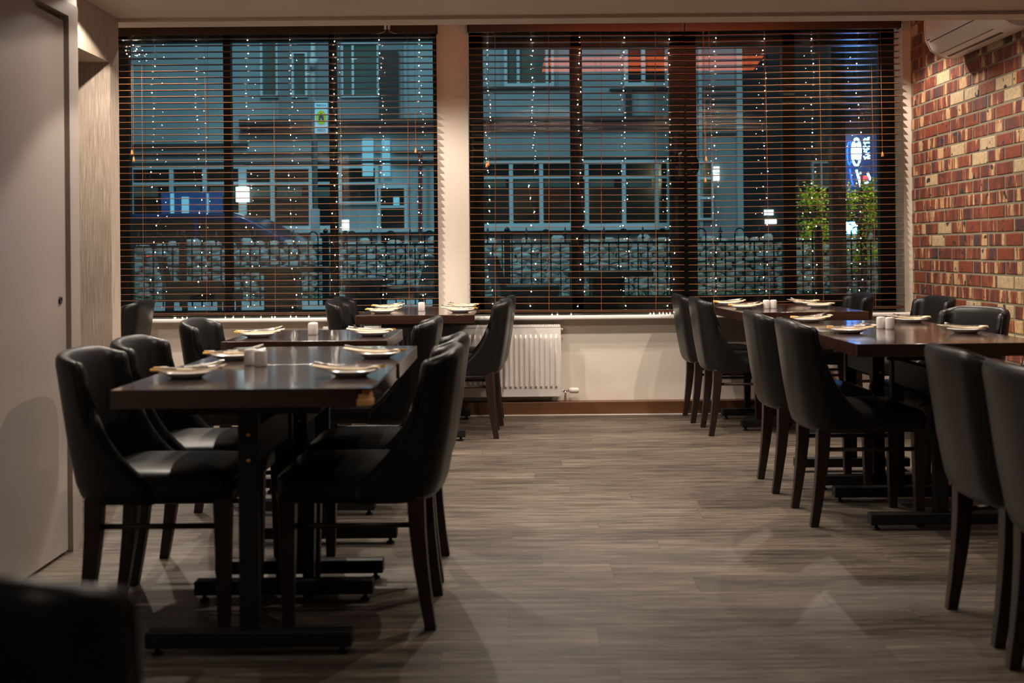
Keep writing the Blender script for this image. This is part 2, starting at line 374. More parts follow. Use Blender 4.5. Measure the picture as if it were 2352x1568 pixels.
# windows -----------------------------------------------------------------
def frame_px(mb, x0, x1, y0, y1, d=WINY, th=.07):
    a = W(x0, y1, d); b2 = W(x1, y0, d); mb.box(a[0], b2[0], d, d + th, a[2], b2[2])
def window(n, xs, top, bot, x_in, z0, z1):
    """xs: list of (left, right) of every upright, in metres"""
    root = MB()
    for a, b2 in xs: root.box(a, b2, WINY, WINY + .07, z0, z1)
    root.box(xs[0][0], xs[-1][1], WINY, WINY + .07, z0, z0 + bot); root.box(xs[0][0], xs[-1][1], WINY, WINY + .07, z1 - top, z1)
    o = root.build('window_%d' % n, M['frame'], bevel=.004, kind='structure')
    for i in range(len(xs) - 1):
        MB().box(xs[i][1] - .01, xs[i + 1][0] + .01, WINY + .03, WINY + .036, z0 + bot - .01, z1 - top + .01).build('pane', M['glass'], o)
    return o
def X(x, y=400): return wx(x, y, WINY)
window(1, [(XL0 - .02, X(297)), (X(514), X(531)), (X(757), X(774)), (X(996), XL1 + .02)], .045, .05, None, sillz - .01, 2.605)
window(2, [(XR0 - .02, X(1111)), (X(1311), X(1339)), (X(1539), X(1601)), (X(1799), X(1828)), (X(2021), XR1 - .04)], .10, .125, None, sillz - .01, 2.605)

# ------------------------------------------------------------------ venetian blinds
def blind(px0, px1, tilt, label, cords, pulls, tapes):
    d = 8.20
    x0, x1 = wx(px0, 400, d), wx(px1, 400, d); cx = (x0 + x1) / 2; h = (x1 - x0) / 2
    t = thing('venetian_blind', label, 'window blind', (cx, d, 1.65)); t.rotation_euler = (0, tilt, 0)
    zt, zb = 2.632 - 1.65, 0.684 - 1.65
    v = MB(); v.box(-h - .008, h + .008, -.045, -.030, zt - .070, zt); v.box(-h - .008, -h + .004, -.045, .02, zt - .070, zt); v.box(h - .004, h + .008, -.045, .02, zt - .070, zt)
    v.build('valance', M['valance'], t, bevel=.004)
    MB().box(-h, h, -.02, .03, zt - .05, zt - .002).build('head_rail', M['frame'], t)
    s = MB(); n = 43
    for i in range(n):
        z = zt - .075 - (zt - .075 - zb - .035) * (i + .4) / n
        s.box(-h, h, -.025, .025, z - .0014, z + .0014)
    so = s.build('slats', M['slat'], t); so.data.materials.append(M['slatedge_lit'])
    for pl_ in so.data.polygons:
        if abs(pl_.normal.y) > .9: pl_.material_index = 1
    MB().box(-h, h, -.025, .025, zb, zb + .018).build('bottom_rail', M['slat'], t, bevel=.003)
    for c in cords:
        xc = wx(c, 400, d) - cx
        MB().tube([(xc, -.027, zt - .05), (xc + .0015, -.027, 0), (xc, -.027, zb + .01)], .0011, 5).tube([(xc + .004, .027, zt - .05), (xc + .004, .027, zb + .01)], .0011, 5).build('ladder_cord', M['cord'], t)
    for (p, y) in pulls:
        xc = wx(p, y, d - .04) - cx; zz = wz(p, y, d - .04) - 1.65
        c = MB().tube([(xc, -.05, zt - .07), (xc, -.05, zz + .02)], .0011, 5).build('pull_cord', M['cord'], t)
        MB().lathe([(.002, .017), (.005, .012), (.0095, -.010), (.010, -.016), (.007, -.019)], 12, (xc, -.05, zz)).build('tassel', M['tassel'], c, smooth=True)
    for (p, y0, y1) in tapes:
        pass
    return t
blind(262, 1005, 0.001, 'dark brown wooden slat blind over the window left of the cream pillar', [330, 475, 632, 784, 938], [(304, 350), (308, 366), (955, 345)], [])
blind(1077, 1570, 0.007, 'dark brown wooden slat blind just right of the cream pillar', [1137, 1260, 1380, 1505], [(1118, 380), (1122, 376)], [])
blind(1577, 2069, -0.009, 'dark brown wooden slat blind next to the brick wall', [1633, 1760, 1884, 2003], [(1621, 363), (1619, 411), (2026, 356)], [])

# ------------------------------------------------------------------ fairy lights
bulb_me = MB().sphere((0, 0, 0), .0027, 8, 6, 1.25).build('bulb', M['bulb'], smooth=True)
bulb_mesh = bulb_me.data; bpy.data.objects.remove(bulb_me)
def strand(px, y0, y1, label, group, n=21, d=8.345):
    t = thing('fairy_light_string', label, 'fairy lights', W(px, y0, d), 0, group)
    base = Vector(W(px, y0, d)); pts = []; k = 0
    for i in range(n):
        f = i / (n - 1); amp = 3 + 7 * min(1, f * 1.5)
        x = px + random.uniform(-amp, amp) + (4 * f); y = y0 + (y1 - y0) * f + random.uniform(-4, 4)
        p = Vector(W(x, y, d + random.uniform(-.006, .004))) - base; pts.append(p)
    path = []
    for a, b2 in zip(pts, pts[1:]):
        mid = (a + b2) / 2 + Vector((random.uniform(-.02, .02), 0, 0)); path += [a, mid]
    path.append(pts[-1])
    c = MB().tube([pts[0] + Vector((0, 0, .05))] + path, .0008, 4).build('wire', M['wire'], t, smooth=True)
    for p in pts:
        o = bpy.data.objects.new('bulb', bulb_mesh); link(o); o.parent = t; o.location = p; o.rotation_euler = (random.uniform(-.5, .5), random.uniform(-.5, .5), 0)
    return t
LN = ['leftmost', 'second from the left', 'third from the left', 'fourth from the left', 'fifth from the left', 'sixth from the left', 'rightmost']
for i, px in enumerate([352, 452, 567, 668, 766, 873, 965]):
    strand(px, 92, 706, 'hanging string of white fairy lights, %s of seven in the left window' % LN[i], 'fairy light strings in the left window')
RN = ['first', 'second', 'third', 'fourth', 'fifth', 'sixth', 'seventh', 'eighth', 'last']
for i, px in enumerate([1120, 1221, 1330, 1432, 1537, 1642, 1755, 1866, 1970]):
    strand(px, 88, 700, 'hanging string of white fairy lights, %s of nine right of the cream pillar' % RN[i], 'fairy light strings in the right windows')
def sill_string(x0, x1, label, n, z=sillz + .006):
    a = wx(x0, 733, 8.2); b2 = wx(x1, 733, 8.2); cx = (a + b2) / 2
    t = thing('fairy_light_string', label, 'fairy lights', (cx, 8.19, sillz), 0, 'fairy lights lying on the sill')
    pts = [Vector((a - cx + (b2 - a) * i / (n - 1) + random.uniform(-.03, .03), random.uniform(-.004, .012), .006)) for i in range(n)]
    MB().tube(pts, .0008, 4).build('wire', M['wire'], t)
    for p in pts:
        o = bpy.data.objects.new('bulb', bulb_mesh); link(o); o.parent = t; o.location = p
cl = thing('fairy_light_string', 'bulb knot imitating a lamp reflection at the top left of the left window', 'fairy lights', W(303, 118, 8.345), 0, 'fairy light strings in the left window')  # added bulbs imitating the ring-shaped reflection of a lamp
kp = [Vector((.035 * math.cos(k * 1.1) * (1 + .5 * (k % 3)), random.uniform(-.004, .004), .030 * math.sin(k * 1.1) + .006 * k - .03)) for k in range(9)]
MB().tube(kp + [Vector((.02, 0, .12))], .0008, 4).build('wire', M['wire'], cl)
for p in kp:
    o = bpy.data.objects.new('bulb', bulb_mesh); link(o); o.parent = cl; o.location = p
sill_string(400, 432, 'small bunch of fairy lights on the sill at left, above the chair back', 4)
sill_string(520, 715, 'loose fairy lights lying along the sill left of the pillar', 9)
sill_string(1258, 1320, 'three fairy lights on the sill above the radiator end', 3)
sill_string(1495, 1545, 'bunch of fairy lights on the sill beside the black chair back', 6)

# white power clip for the fairy lights
p = W(889, 52, 8.13)
t = thing('power_adapter', 'white double power clip with two cables above the left blind', 'adapter', p)
MB().box(-.045, .045, -.01, .02, .0, .018).build('bracket', M['whitepl'], t, bevel=.003)
for sx_ in (-.012, .012):
    pl = MB().box(sx_ - .008, sx_ + .008, -.008, .008, -.045, .0).build('plug', M['whitepl'], t, bevel=.002)
    MB().tube([(sx_, 0, -.045), (sx_ * 1.3, 0, -.058), (sx_ * 3.5, .0, -.070), (sx_ * 6, .0, -.076)], .0018, 6).build('cable', M['whitepl'], pl)

# black round ornament on the centre post
p = W(1572, 381, 8.33)
t = thing('hanging_ornament', 'black round hanging ornament with pale studs on the dark centre post', 'ornament', p)
prof = [(.070, -.012), (.098, -.006), (.102, .002), (.095, .008), (.075, .006), (.04, .004), (.01, .003)]
o = MB().lathe([(r, z) for r, z in prof], 40).build('disc', M['blackpl'], t, smooth=True); o.rotation_euler = (R(90), 0, 0)
for k in range(8):
    a = 2 * PI * k / 8 + .2; r = .078 if k % 2 else .055
    MB().sphere((r * math.cos(a), -.012, r * math.sin(a)), .0035, 8, 6).build('stud', M['china'], t, smooth=True)

# ------------------------------------------------------------------ dining chair
def chair_proto():
    t = thing('dining_chair', 'x', 'chair')
    # backrest: U shaped upholstered shell
    def xf(z):
        tb = [(.372, .005), (.43, -.010), (.455, -.045), (.50, -.092), (.56, -.135), (.65, -.172), (.74, -.198), (.82, -.205)]
        for (a, b2), (c, d) in zip(tb, tb[1:]):
            if z <= c: return b2 + (d - b2) * (z - a) / (c - a)
        return tb[-1][1]
    def xb(z):
        tb = [(.372, -.222), (.385, -.240), (.42, -.256), (.55, -.280), (.70, -.300), (.82, -.316)]
        for (a, b2), (c, d) in zip(tb, tb[1:]):
            if z <= c: return b2 + (d - b2) * (z - a) / (c - a)
        return tb[-1][1]
    def ring(z, inset, zz):
        h = .024 - inset; wd = .214 + .012 * min(1, max(0, (z - .38) / .4)) - .024; r = .075
        f = sum(xf(z + q_) for q_ in (-.03, -.015, 0, .015, .03)) / 5 - .024 if z > .44 else xf(z) - .024
        b2 = xb(z) + .024
        cen = [(f, -wd)]
        m = b2 + r
        for k in range(1, 4): cen.append((f + (m - f) * k / 4, -wd))
        for k in range(7):
            a = PI * 1.5 - (PI / 2) * k / 6; cen.append((m + r * math.cos(a), -wd + r + r * math.sin(a)))
        for k in range(1, 4): 
            yy = (-wd + r) * (1 - k / 2.0); cen.append((b2 - .012 * (1 - (yy / wd) ** 2) , yy)) if k < 4 else None
        cen = cen[:-1]
        half = cen[:]; mid = [c for c in half if c[1] < -1e-6]
        cen = mid + [(b2 - .014, 0.0)] + [(x, -y) for x, y in reversed(mid)]
        L_, Rr = [], []
        dz = lambda x: -.022 * min(1.3, max(0.0, (x - b2) / .10)) * (max(0.0, (zz - .48) / .335) ** 2)
        ar = lambda y: -.012 * (abs(y) / wd) ** 4 * max(0.0, (zz - .60) / .215) ** 2
        n = len(cen)
        for i, (x, y) in enumerate(cen):
            a = cen[max(i - 1, 0)]; b3 = cen[min(i + 1, n - 1)]
            tx, ty = b3[0] - a[0], b3[1] - a[1]; l = math.hypot(tx, ty) or 1; nx, ny = ty / l, -tx / l
            L_.append((x + nx * h, y + ny * h, zz + dz(x) + ar(y))); Rr.append((x - nx * h, y - ny * h, zz + dz(x) + ar(y)))
        def cap(c, dirx, sgn):
            out = []
            for k in range(1, 4):
                a = PI / 2 - PI * k / 4
                out.append((c[0] + h * math.cos(a), c[1] + sgn * h * math.sin(a), zz + dz(c[0]) + ar(c[1])))
            return out
        e1 = cap(cen[-1], 1, 1 if L_[-1][1] > Rr[-1][1] else -1); e0 = cap(cen[0], 1, 1 if Rr[0][1] > L_[0][1] else -1)
        return L_ + e1 + Rr[::-1] + e0
    zs = [(.372, .010), (.380, .002), (.395, 0), (.43, 0), (.455, 0), (.48, 0), (.51, 0), (.54, 0), (.58, 0), (.63, 0), (.69, 0), (.74, 0), (.780, 0), (.795, .002), (.805, .006), (.812, .012), (.815, .019)]
    rings = [ring(z, i, z) for z, i in zs]
    MB().loft(rings).build('backrest', M['leather'], t, smooth=True)
    # seat cushion with apron
    s = MB(); prof = [(.374, .012, 0), (.378, .003, 0), (.40, 0, 0), (.435, 0, 0), (.446, .004, 0), (.452, .014, .2), (.454, .05, .5), (.454, .10, .85), (.454, .16, 1)]
    rg = []
    for z, ins, cr_ in prof:
        x0, x1, y0, y1, r = -.215 + ins, .225 - ins, -.205 + ins * .9, .205 - ins * .9, max(.012, .03 - ins * .2)
        pts = []
        for cx, cy, a0 in ((x1 - r, y1 - r, 0), (x0 + r, y1 - r, PI / 2), (x0 + r, y0 + r, PI), (x1 - r, y0 + r, 1.5 * PI)):
            for k in range(5):
                a = a0 + PI / 2 * k / 4; pts.append((cx + r * math.cos(a), cy + r * math.sin(a), z + .028 * cr_))
        rg.append(pts)
    s.loft(rg); s.build('seat', M['leather'], t, smooth=True)
    for sy in (-1, 1):
        l = MB(); y = .178 * sy
        def sq(x, z, a): return [(x - a, y - a, z), (x + a, y - a, z), (x + a, y + a, z), (x - a, y + a, z)]
        l.loft([sq(.190, 0, .0160), sq(.190, .2, .021), sq(.190, .39, .0255)]); l.build('leg', M['legwood'], t, bevel=.003)
        l = MB(); l.loft([sq(-.224, 0, .0160), sq(-.210, .09, .018), sq(-.197, .19, .021), sq(-.188, .29, .0235), sq(-.184, .39, .0255)]); l.build('leg', M['legwood'], t, bevel=.003)
        MB().tube([(-.19, y, .305), (.193, y, .305)], .0085, 10).build('stretcher', M['legwood'], t, smooth=True)
    return t
proto = chair_proto(); used = [False]
def chair(x, y, deg, label, group):
    if not used[0]: o = proto; used[0] = True
    else: o = dup(proto)
    o.location = (x, y, 0); o.rotation_euler = (0, 0, R(deg)); o['label'] = label; o['group'] = group; return o
g = 'black chairs around the left tables'; g2 = 'black chairs around the right tables'
chair(-1.04, 3.74, 0, 'black leather tub chair at left of the nearest left table, against the white door', g)
chair(-1.045, 4.24, 0, 'black leather tub chair at left, directly behind the chair beside the white door', g)
chair(-0.47, 3.73, 180, 'black leather tub chair at the chipped corner of the nearest left table', g)
chair(-0.475, 4.24, 180, 'black leather tub chair directly behind the one at the chipped table corner', g)
chair(-1.12, 5.36, 0, 'black chair at left of the third table of the left row', g)
chair(-0.63, 5.36, 180, 'black chair at right of the third table of the left row', g)
chair(-0.80, 7.36, 0, 'nearer black chair left of the far table beneath the left window', g)
chair(-0.83, 7.88, 0, 'black chair nearest the sill left of the far table by the pillar', g)
chair(-0.325, 7.33, 180, 'nearer black chair in front of the white radiator', g)
chair(-0.30, 7.86, 180, 'black chair nearest the wall, hidden behind the chair before the radiator', g)
chair(-2.60, 7.66, 180, 'black chair half hidden behind the wallpapered wall, under the left window', g)
chair(1.41, 4.99, -1, 'large black chair with side turned, left of the glossy right table', g2)
chair(1.40, 5.65, -1, 'black chair second in the right row, behind the chair with its side turned', g2)
chair(1.39, 7.35, -1, 'nearer black chair left of the far right table under the window', g2)
chair(1.36, 7.90, 0, 'black chair closest to the skirting, left of the far right table', g2)
chair(1.55, 3.53, 0, 'dark chair at the right edge, second from the camera', g2)
chair(1.52, 3.00, 0, 'dark chair cut off by the right edge, nearest on that side', g2)
chair(1.965, 7.80, 180, 'black chair right of the far right table, in front of the blind', g2)
chair(2.22, 7.10, 186, 'black chair against the brick wall under the air conditioner, farthest one', g2)
chair(1.98, 5.75, 200, 'broad black chair back before the brick wall, behind the salt and pepper pots', g2)
chair(2.10, 5.02, 195, 'black chair at the right edge between the brick wall and the glossy table', g2)
chair(-0.562, 1.39, 85, 'blurred black chair back in the bottom left corner close to the camera', 'black chairs around the left tables')

# ------------------------------------------------------------------ tables
ZT = 0.735; TH = 0.05
def table(x0, x1, y0, y1, label, group, bars, rz=0.0, chip=False, beam=True):
    cx, cy = (x0 + x1) / 2, (y0 + y1) / 2; hx, hy = (x1 - x0) / 2, (y1 - y0) / 2
    t = thing('dining_table', label, 'table', (cx, cy, 0), rz, group)
    if not chip:
        MB().box(-hx, hx, -hy, hy, ZT - TH, ZT).build('tabletop', M['table'], t, bevel=.003)
    else:
        lo = MB(); lo.prismz([(-hx, -hy), (hx - .045, -hy), (hx - .030, -hy + .018), (hx - .012, -hy + .03), (hx - .008, -hy + .058), (hx, -hy + .07), (hx, hy), (-hx, hy)], ZT - TH, ZT - .004)
        lo.box(-hx, hx - .002, -hy, hy, ZT - .0042, ZT)
        lo.build('tabletop', M['table'], t)
        c = MB(); c.prismz([(hx - .048, -hy + .002), (hx - .012, -hy + .004), (hx - .004, -hy + .02), (hx - .003, -hy + .068), (hx - .03, -hy + .06)], ZT - TH + .001, ZT - TH + .018)
        c.prismz([(hx - .040, -hy + .006), (hx - .016, -hy + .010), (hx - .009, -hy + .024), (hx - .006, -hy + .064), (hx - .03, -hy + .06)], ZT - TH + .016, ZT - .018)
        c.prismz([(hx - .030, -hy + .006), (hx - .014, -hy + .014), (hx - .009, -hy + .028), (hx - .008, -hy + .060), (hx - .03, -hy + .05)], ZT - .020, ZT - .004)
        o = c.build('broken_corner', M['chip'], t, bevel=.0015); o['label'] = 'exposed orange chipboard corner'
    for by in bars:
        yy = by - cy
        MB().box(-.027, .027, yy + .01, yy + .05, .062, ZT - TH).build('post', M['iron'], t, bevel=.003)
        b2 = MB().box(-.282, .282, yy - .01, yy + .045, .022, .066).build('foot_bar', M['iron'], t, bevel=.004)
        for sx_ in (-.255, .255):
            MB().lathe([(.015, 0), (.016, .006), (.007, .010), (.006, .024)], 14, (sx_, yy + .016, 0)).build('levelling_foot', M['iron'], b2, smooth=True)
        for zb in (.532, .603):
            MB().sphere((0.004, yy + .008, zb), .0065, 10, 6).build('bolt', M['bolt'], t, smooth=True)
    y0b, y1b = bars[0] - cy + .03, bars[-1] - cy + .03
    MB().box(-.020, .020, y0b, y1b, .515, .62).build('beam', M['iron'], t, bevel=.003)
    MB().box(-.20, .20, y0b - .03, y0b + .01, ZT - TH - .025, ZT - TH).box(-.20, .20, y1b - .01, y1b + .03, ZT - TH - .025, ZT - TH).build('bracket', M['iron'], t)
    return t
g = 'square dining tables'
table(-1.083, -.378, 3.275, 3.985, 'dark square table nearest the camera with a chipped front corner', g, [3.335, 3.85], chip=True)
table(-1.078, -.372, 3.992, 4.745, 'dark table pushed up behind the table with the chipped corner', g, [4.10, 4.60])
table(-1.210, -.520, 5.045, 5.76, 'dark table in the middle of the left row, standing alone', g, [5.10, 5.60])
table(-.907, -.218, 7.02, 8.13, 'dark long table in front of the cream pillar and radiator', g, [7.075, 7.98])
table(1.303, 2.03, 4.62, 5.375, 'dark table at right with the blue reflection on its top', g, [4.74, 5.27])
table(1.303, 2.03, 5.382, 6.14, 'dark table pushed up behind the table with the blue reflection', g, [5.545, 6.0])
table(1.285, 2.02, 6.99, 8.08, 'dark long table at far right under the window', g, [7.38, 7.90], rz=R(3))

# ------------------------------------------------------------------ place settings
plate0 = MB().lathe([(.001, 0), (.045, 0), (.047, .003), (.060, .009), (.079, .0165), (.080, .0185), (.078, .0185), (.060, .0115), (.044, .006), (.001, .0055)], 40).build('side_plate', M['china'], smooth=True)
def napkin_obj():
    n = MB(); rows = []
    for k, (x0, x1, y0, y1, z, up) in enumerate([(-.100, .085, -.030, .030, .0, .012), (-.094, .100, -.022, .036, .0035, .020)]):
        nx, ny = 12, 3; vs = []; fs = []
        for i in range(nx + 1):
            f = i / nx; x = x0 + (x1 - x0) * f
            zz = z + up * max(0, f - .72) ** 1.2 * 2.6 + .0012 * math.sin(f * 9 + k) + (.004 if f < .1 else 0)
            wdt = 1 + .25 * max(0, f - .7) * 2
            for j in range(ny + 1):
                g_ = j / ny; y = (y0 + (y1 - y0) * g_) * wdt
                vs += [(x, y, zz + .001 * math.sin(g_ * PI))]
        m = len(vs); vs += [(a, b2, c - .0028) for a, b2, c in vs]
        for i in range(nx):
            for j in range(ny):
                q = i * (ny + 1) + j; fs.append((q, q + ny + 1, q + ny + 2, q + 1)); fs.append((q + m, q + 1 + m, q + ny + 2 + m, q + ny + 1 + m))
        for i in range(nx):
            q = i * (ny + 1); fs.append((q, q + m, q + ny + 1 + m, q + ny + 1)); q += ny; fs.append((q, q + ny + 1, q + ny + 1 + m, q + m))
        for j in range(ny):
            fs.append((j, j + 1, j + 1 + m, j + m)); q = nx * (ny + 1) + j; fs.append((q, q + m, q + 1 + m, q + 1))
        n.add(vs, fs)
    return n.build('napkin', M['napkin'], smooth=False)
nap0 = napkin_obj()
ed = MB(); ed.add([(-.112, -.028, .001), (-.085, -.032, .0005), (-.080, .012, .0035), (-.106, .006, .006), (-.112, -.028, .006), (-.085, -.032, .0045), (-.080, .012, .0095), (-.106, .006, .011)],
                  [(0, 3, 2, 1), (4, 5, 6, 7), (0, 1, 5, 4), (1, 2, 6, 5), (2, 3, 7, 6), (3, 0, 4, 7)])
ed_o = ed.build('folded_corner', M['napkin_y'], nap0); ed_o['label'] = 'yellow folded corner'
def fork_obj():
    f = MB(); f.tube([(.11, 0, .012), (.07, 0, .006), (.0, 0, .003), (-.03, 0, .004)], [.0042, .0036, .0022, .0026], 8)
    f.box(-.046, -.030, -.011, .011, .0025, .0045)
    for k in range(4): yy = -.0095 + k * .0063; f.box(-.085, -.045, yy - .0013, yy + .0013, .003, .005)
    return f.build('fork', M['steel'], bevel=0, smooth=True)
def knife_obj():
    f = MB(); f.tube([(.105, 0, .004), (.06, 0, .0045), (.018, 0, .004)], [.0052, .0055, .0042], 8)
    f.prismz([(.02, -.006), (-.085, -.007), (-.100, .0), (-.090, .006), (.02, .005)], .0030, .0048)
    return f.build('knife', M['steel'], smooth=True)
fork0, knife0 = fork_obj(), knife_obj()
shaker0 = MB().lathe([(.019, 0), (.0205, .003), (.0205, .046), (.019, .051), (.014, .0535), (.001, .054)], 28).build('shaker', M['china'], smooth=True)
first = {'p': 1}
def place(src, loc, rz, label, cat, group, name=None, tilt=None, flip=False):
    o = dup(src) if src.get('_used') else src
    src['_used'] = 1
    if '_used' in o.keys() and o is not src: del o['_used']
    o.location = loc; o.rotation_euler = (0, 0, rz)
    if tilt: o.rotation_euler = (tilt[0], tilt[1], rz)
    if name: o.name = name
    tag(o, label, cat, group); return o
SET = [
 (-.965, 3.60, 'left side of the nearest left table', 0), (-.478, 3.60, 'chipped corner of the nearest left table', 1),
 (-.965, 4.20, 'left side of the second left table', 0), (-.470, 4.22, 'right side of the second left table', 1),
 (-1.105, 5.29, 'left side of the lone middle table', 0), (-.610, 5.31, 'right side of the lone middle table', 1),
 (-.775, 7.26, 'near left seat by the cream pillar', 0), (-.312, 7.28, 'near right seat by the cream pillar', 1),
 (-.800, 7.78, 'far left seat by the cream pillar', 0), (-.308, 7.80, 'far right seat by the cream pillar', 1),
 (1.440, 5.22, 'left side of the blue lit table', 0), (1.925, 5.18, 'right side of the blue lit table', 1),
 (1.465, 6.02, 'chair back hiding the second right table', 0), (1.94, 5.93, 'right seat behind the blue lit table', 1),
 (1.408, 7.42, 'near left seat of the farthest right table', 0), (1.885, 7.50, 'near right seat of the farthest right table', 1),
 (1.40, 7.92, 'far left seat of the farthest right table', 0), (1.90, 7.92, 'far right seat of the farthest right table', 1)]
for i, (x, y, ds, side) in enumerate(SET):
    rz = (0 if not side else PI) + random.uniform(-.25, .25)
    place(plate0, (x, y, ZT), 0, 'small white plate at the %s' % ds, 'plate', 'plates on the tables')
    place(nap0, (x + (.012 if not side else -.012), y, ZT + .0215), rz, 'cream folded napkin at the %s' % ds, 'napkin', 'napkins on the plates')
    a = rz + .12; nrm = Vector((-math.sin(a), math.cos(a)))
    b0 = Vector((x, y)); pf = b0 + nrm * .012; pk = b0 - nrm * .012
    place(fork0, (pf.x, pf.y, ZT + .0265), a + .15, 'steel fork at the %s' % ds, 'fork', 'forks on the napkins', tilt=(0, -.05))
    place(knife0, (pk.x, pk.y, ZT + .0265), a - .08, 'steel knife at the %s' % ds, 'knife', 'knives on the napkins', tilt=(0, .0))
SH = [(-.813, 3.93, -.856, 3.975, 'nearest left table'), (-.890, 5.42, -.893, 5.464, 'lone middle table'), (-.560, 7.50, -.562, 7.545, 'far table by the pillar'),
      (1.690, 5.46, 1.662, 5.50, 'right table with the blue reflection'), (1.545, 7.42, 1.588, 7.42, 'far right table')]
for xs, ys, xp, yp, ds in SH:
    rightmost = xs > xp
    place(shaker0, (xs, ys, ZT), 0, 'white ceramic shaker, %s one on the %s' % ('nearer right' if rightmost else 'left', ds), 'salt shaker', 'shakers on the tables', name='salt_shaker')
    place(shaker0, (xp, yp, ZT), 0, 'white ceramic shaker, %s one on the %s' % ('farther left' if rightmost else 'right', ds), 'pepper shaker', 'shakers on the tables', name='pepper_shaker')
for s_ in (plate0, nap0, fork0, knife0, shaker0):
    if '_used' in s_.keys(): del s_['_used']
for o in list(bpy.data.objects):
    if '_used' in o.keys(): del o['_used']

# ------------------------------------------------------------------ radiator
x0, x1 = wx(742, 800, 8.14), wx(1288, 830, 8.14); z1, z0 = .603, .125
t = thing('radiator', 'white ribbed panel radiator on the wall under the sill', 'radiator', ((x0 + x1) / 2, 8.180, z0))
h = (x1 - x0) / 2; HZ = z1 - z0
MB().box(-h, h, -.045, -.035, 0, HZ).box(-h, h, .03, .04, 0, HZ).build('panel', M['radw'], t, bevel=.003)
rb = MB(); n = int(2 * h / .0338)
for k in range(n):
    xc = -h + .03 + k * (2 * h - .06) / (n - 1)
    rb.loft([[(xc - .0095, -.044, .045), (xc + .0095, -.044, .045), (xc + .0095, -.044, .046), (xc - .0095, -.044, .046)],
             ]) if False else None
    q = [(.055, .010, .002), (.072, .0095, .0135), (HZ - .085, .0095, .0135), (HZ - .062, .007, .002)]
    rb.loft([[(xc - w_, -.0445, zz), (xc - w_ * .55, -.0445 - dp, zz), (xc + w_ * .55, -.0445 - dp, zz), (xc + w_, -.0445, zz)] for zz, w_, dp in q])
rb.build('ribs', M['radw'], t, smooth=False)
gr = MB(); k = -h + .006
while k < h - .006:
    gr.box(k, k + .006, -.040, .036, HZ - .012, HZ + .004); k += .0145
gr.box(-h, h, -.047, -.040, HZ - .014, HZ + .002).box(-h, h, .034, .041, HZ - .014, HZ + .002)
gr.build('top_grille', M['radw'], t)
MB().box(-h - .002, -h + .004, -.047, .041, .002, HZ).box(h - .004, h + .002, -.047, .041, .002, HZ).build('side_cover', M['radw'], t, bevel=.001)
MB().tube([(h, -.01, HZ - .03), (h + .018, -.01, HZ - .03)], [.006, .008], 10).build('bleed_valve', M['radw'], t, smooth=True)
vx = MB(); vx.tube([(h, -.01, .035), (h + .012, -.01, .035), (h + .014, -.01, .035), (h + .022, -.01, .035), (h + .024, -.01, .035), (h + .055, -.01, .037)], [.007, .007, .011, .011, .007, .009], 12)
vx.tube([(h + .030, -.01, .037), (h + .030, -.01, .010), (h + .030, -.01, -.036)], .0075, 12)
v = vx.build('valve', M['chrome'], t, smooth=True)
MB().tube([(h + .055, -.01, .037), (h + .058, -.01, .037), (h + .075, -.01, .037), (h + .112, -.01, .037), (h + .122, -.01, .037)], [.012, .017, .020, .019, .011], 16).build('thermostat_head', M['radw'], v, smooth=True)

# ------------------------------------------------------------------ air conditioner on the brick wall
yA, yB = 6.22, 7.28; zt_, zb_ = 2.60, 2.225
t = thing('air_conditioner', 'white wall air conditioner high on the brick wall', 'air conditioner', (BX, (yA + yB) / 2, zb_))
hy = (yB - yA) / 2
prof = [(0, .03), (-.03, 0.0), (-.10, -.002), (-.15, .012), (-.195, .045), (-.222, .10), (-.232, .17), (-.230, .30), (-.215, .345), (-.19, .36), (0, .36)]
MB().loft([[(x, -hy + .012, z) for x, z in prof], [(x, hy - .012, z) for x, z in prof]]).build('body', M['acw'], t, smooth=False, bevel=.012, seg=3)
pe = [(x * 1.012 - .001, z * 1.004 - .001) for x, z in prof]
MB().loft([[(x, -hy, z) for x, z in pe], [(x, -hy + .012, z) for x, z in pe]]).build('end_cap', M['acw'], t, bevel=.004)
MB().loft([[(x, hy - .012, z) for x, z in pe], [(x, hy, z) for x, z in pe]]).build('end_cap', M['acw'], t, bevel=.004)
def onprof(s, off=.002):
    tot = []
    for i in range(2, 7):
        a, b2 = prof[i], prof[i + 1]; tot.append((math.hypot(b2[0] - a[0], b2[1] - a[1]), a, b2))
    L_ = sum(q[0] for q in tot); s *= L_
    for l, a, b2 in tot:
        if s <= l or (l, a, b2) == tot[-1]:
            f = s / l; dx, dz = (b2[0] - a[0]) / l, (b2[1] - a[1]) / l
            return (a[0] + (b2[0] - a[0]) * f + dz * -off if False else a[0] + (b2[0] - a[0]) * f - abs(dz) * off, a[1] + (b2[1] - a[1]) * f - abs(dx) * off)
        s -= l
def stripe(s0, s1, ya, yb, m, name, off=.002):
    pts = [onprof(s0 + (s1 - s0) * k / 4, off) for k in range(5)]; inn = [(x + .006, z + .006) for x, z in reversed(pts)]
    MB().loft([[(x, ya, z) for x, z in pts + inn], [(x, yb, z) for x, z in pts + inn]]).build(name, m, t)
stripe(.02, .06, -hy + .20, hy - .07, M['acline'], 'outlet_slot')
stripe(.17, .178, -hy + .20, hy - .07, M['acline'], 'flap_line')
stripe(.42, .432, -hy + .16, hy - .06, M['acline'], 'flap_line')
for k in range(5):
    stripe(.40, .43, -hy + .05 + k * .018, -hy + .06 + k * .018, M['acline'], 'indicator', .003)
for k in range(5):
    stripe(.46, .472, hy - .035 - k * .008, hy - .030 - k * .008, M['acline'], 'badge', .003)

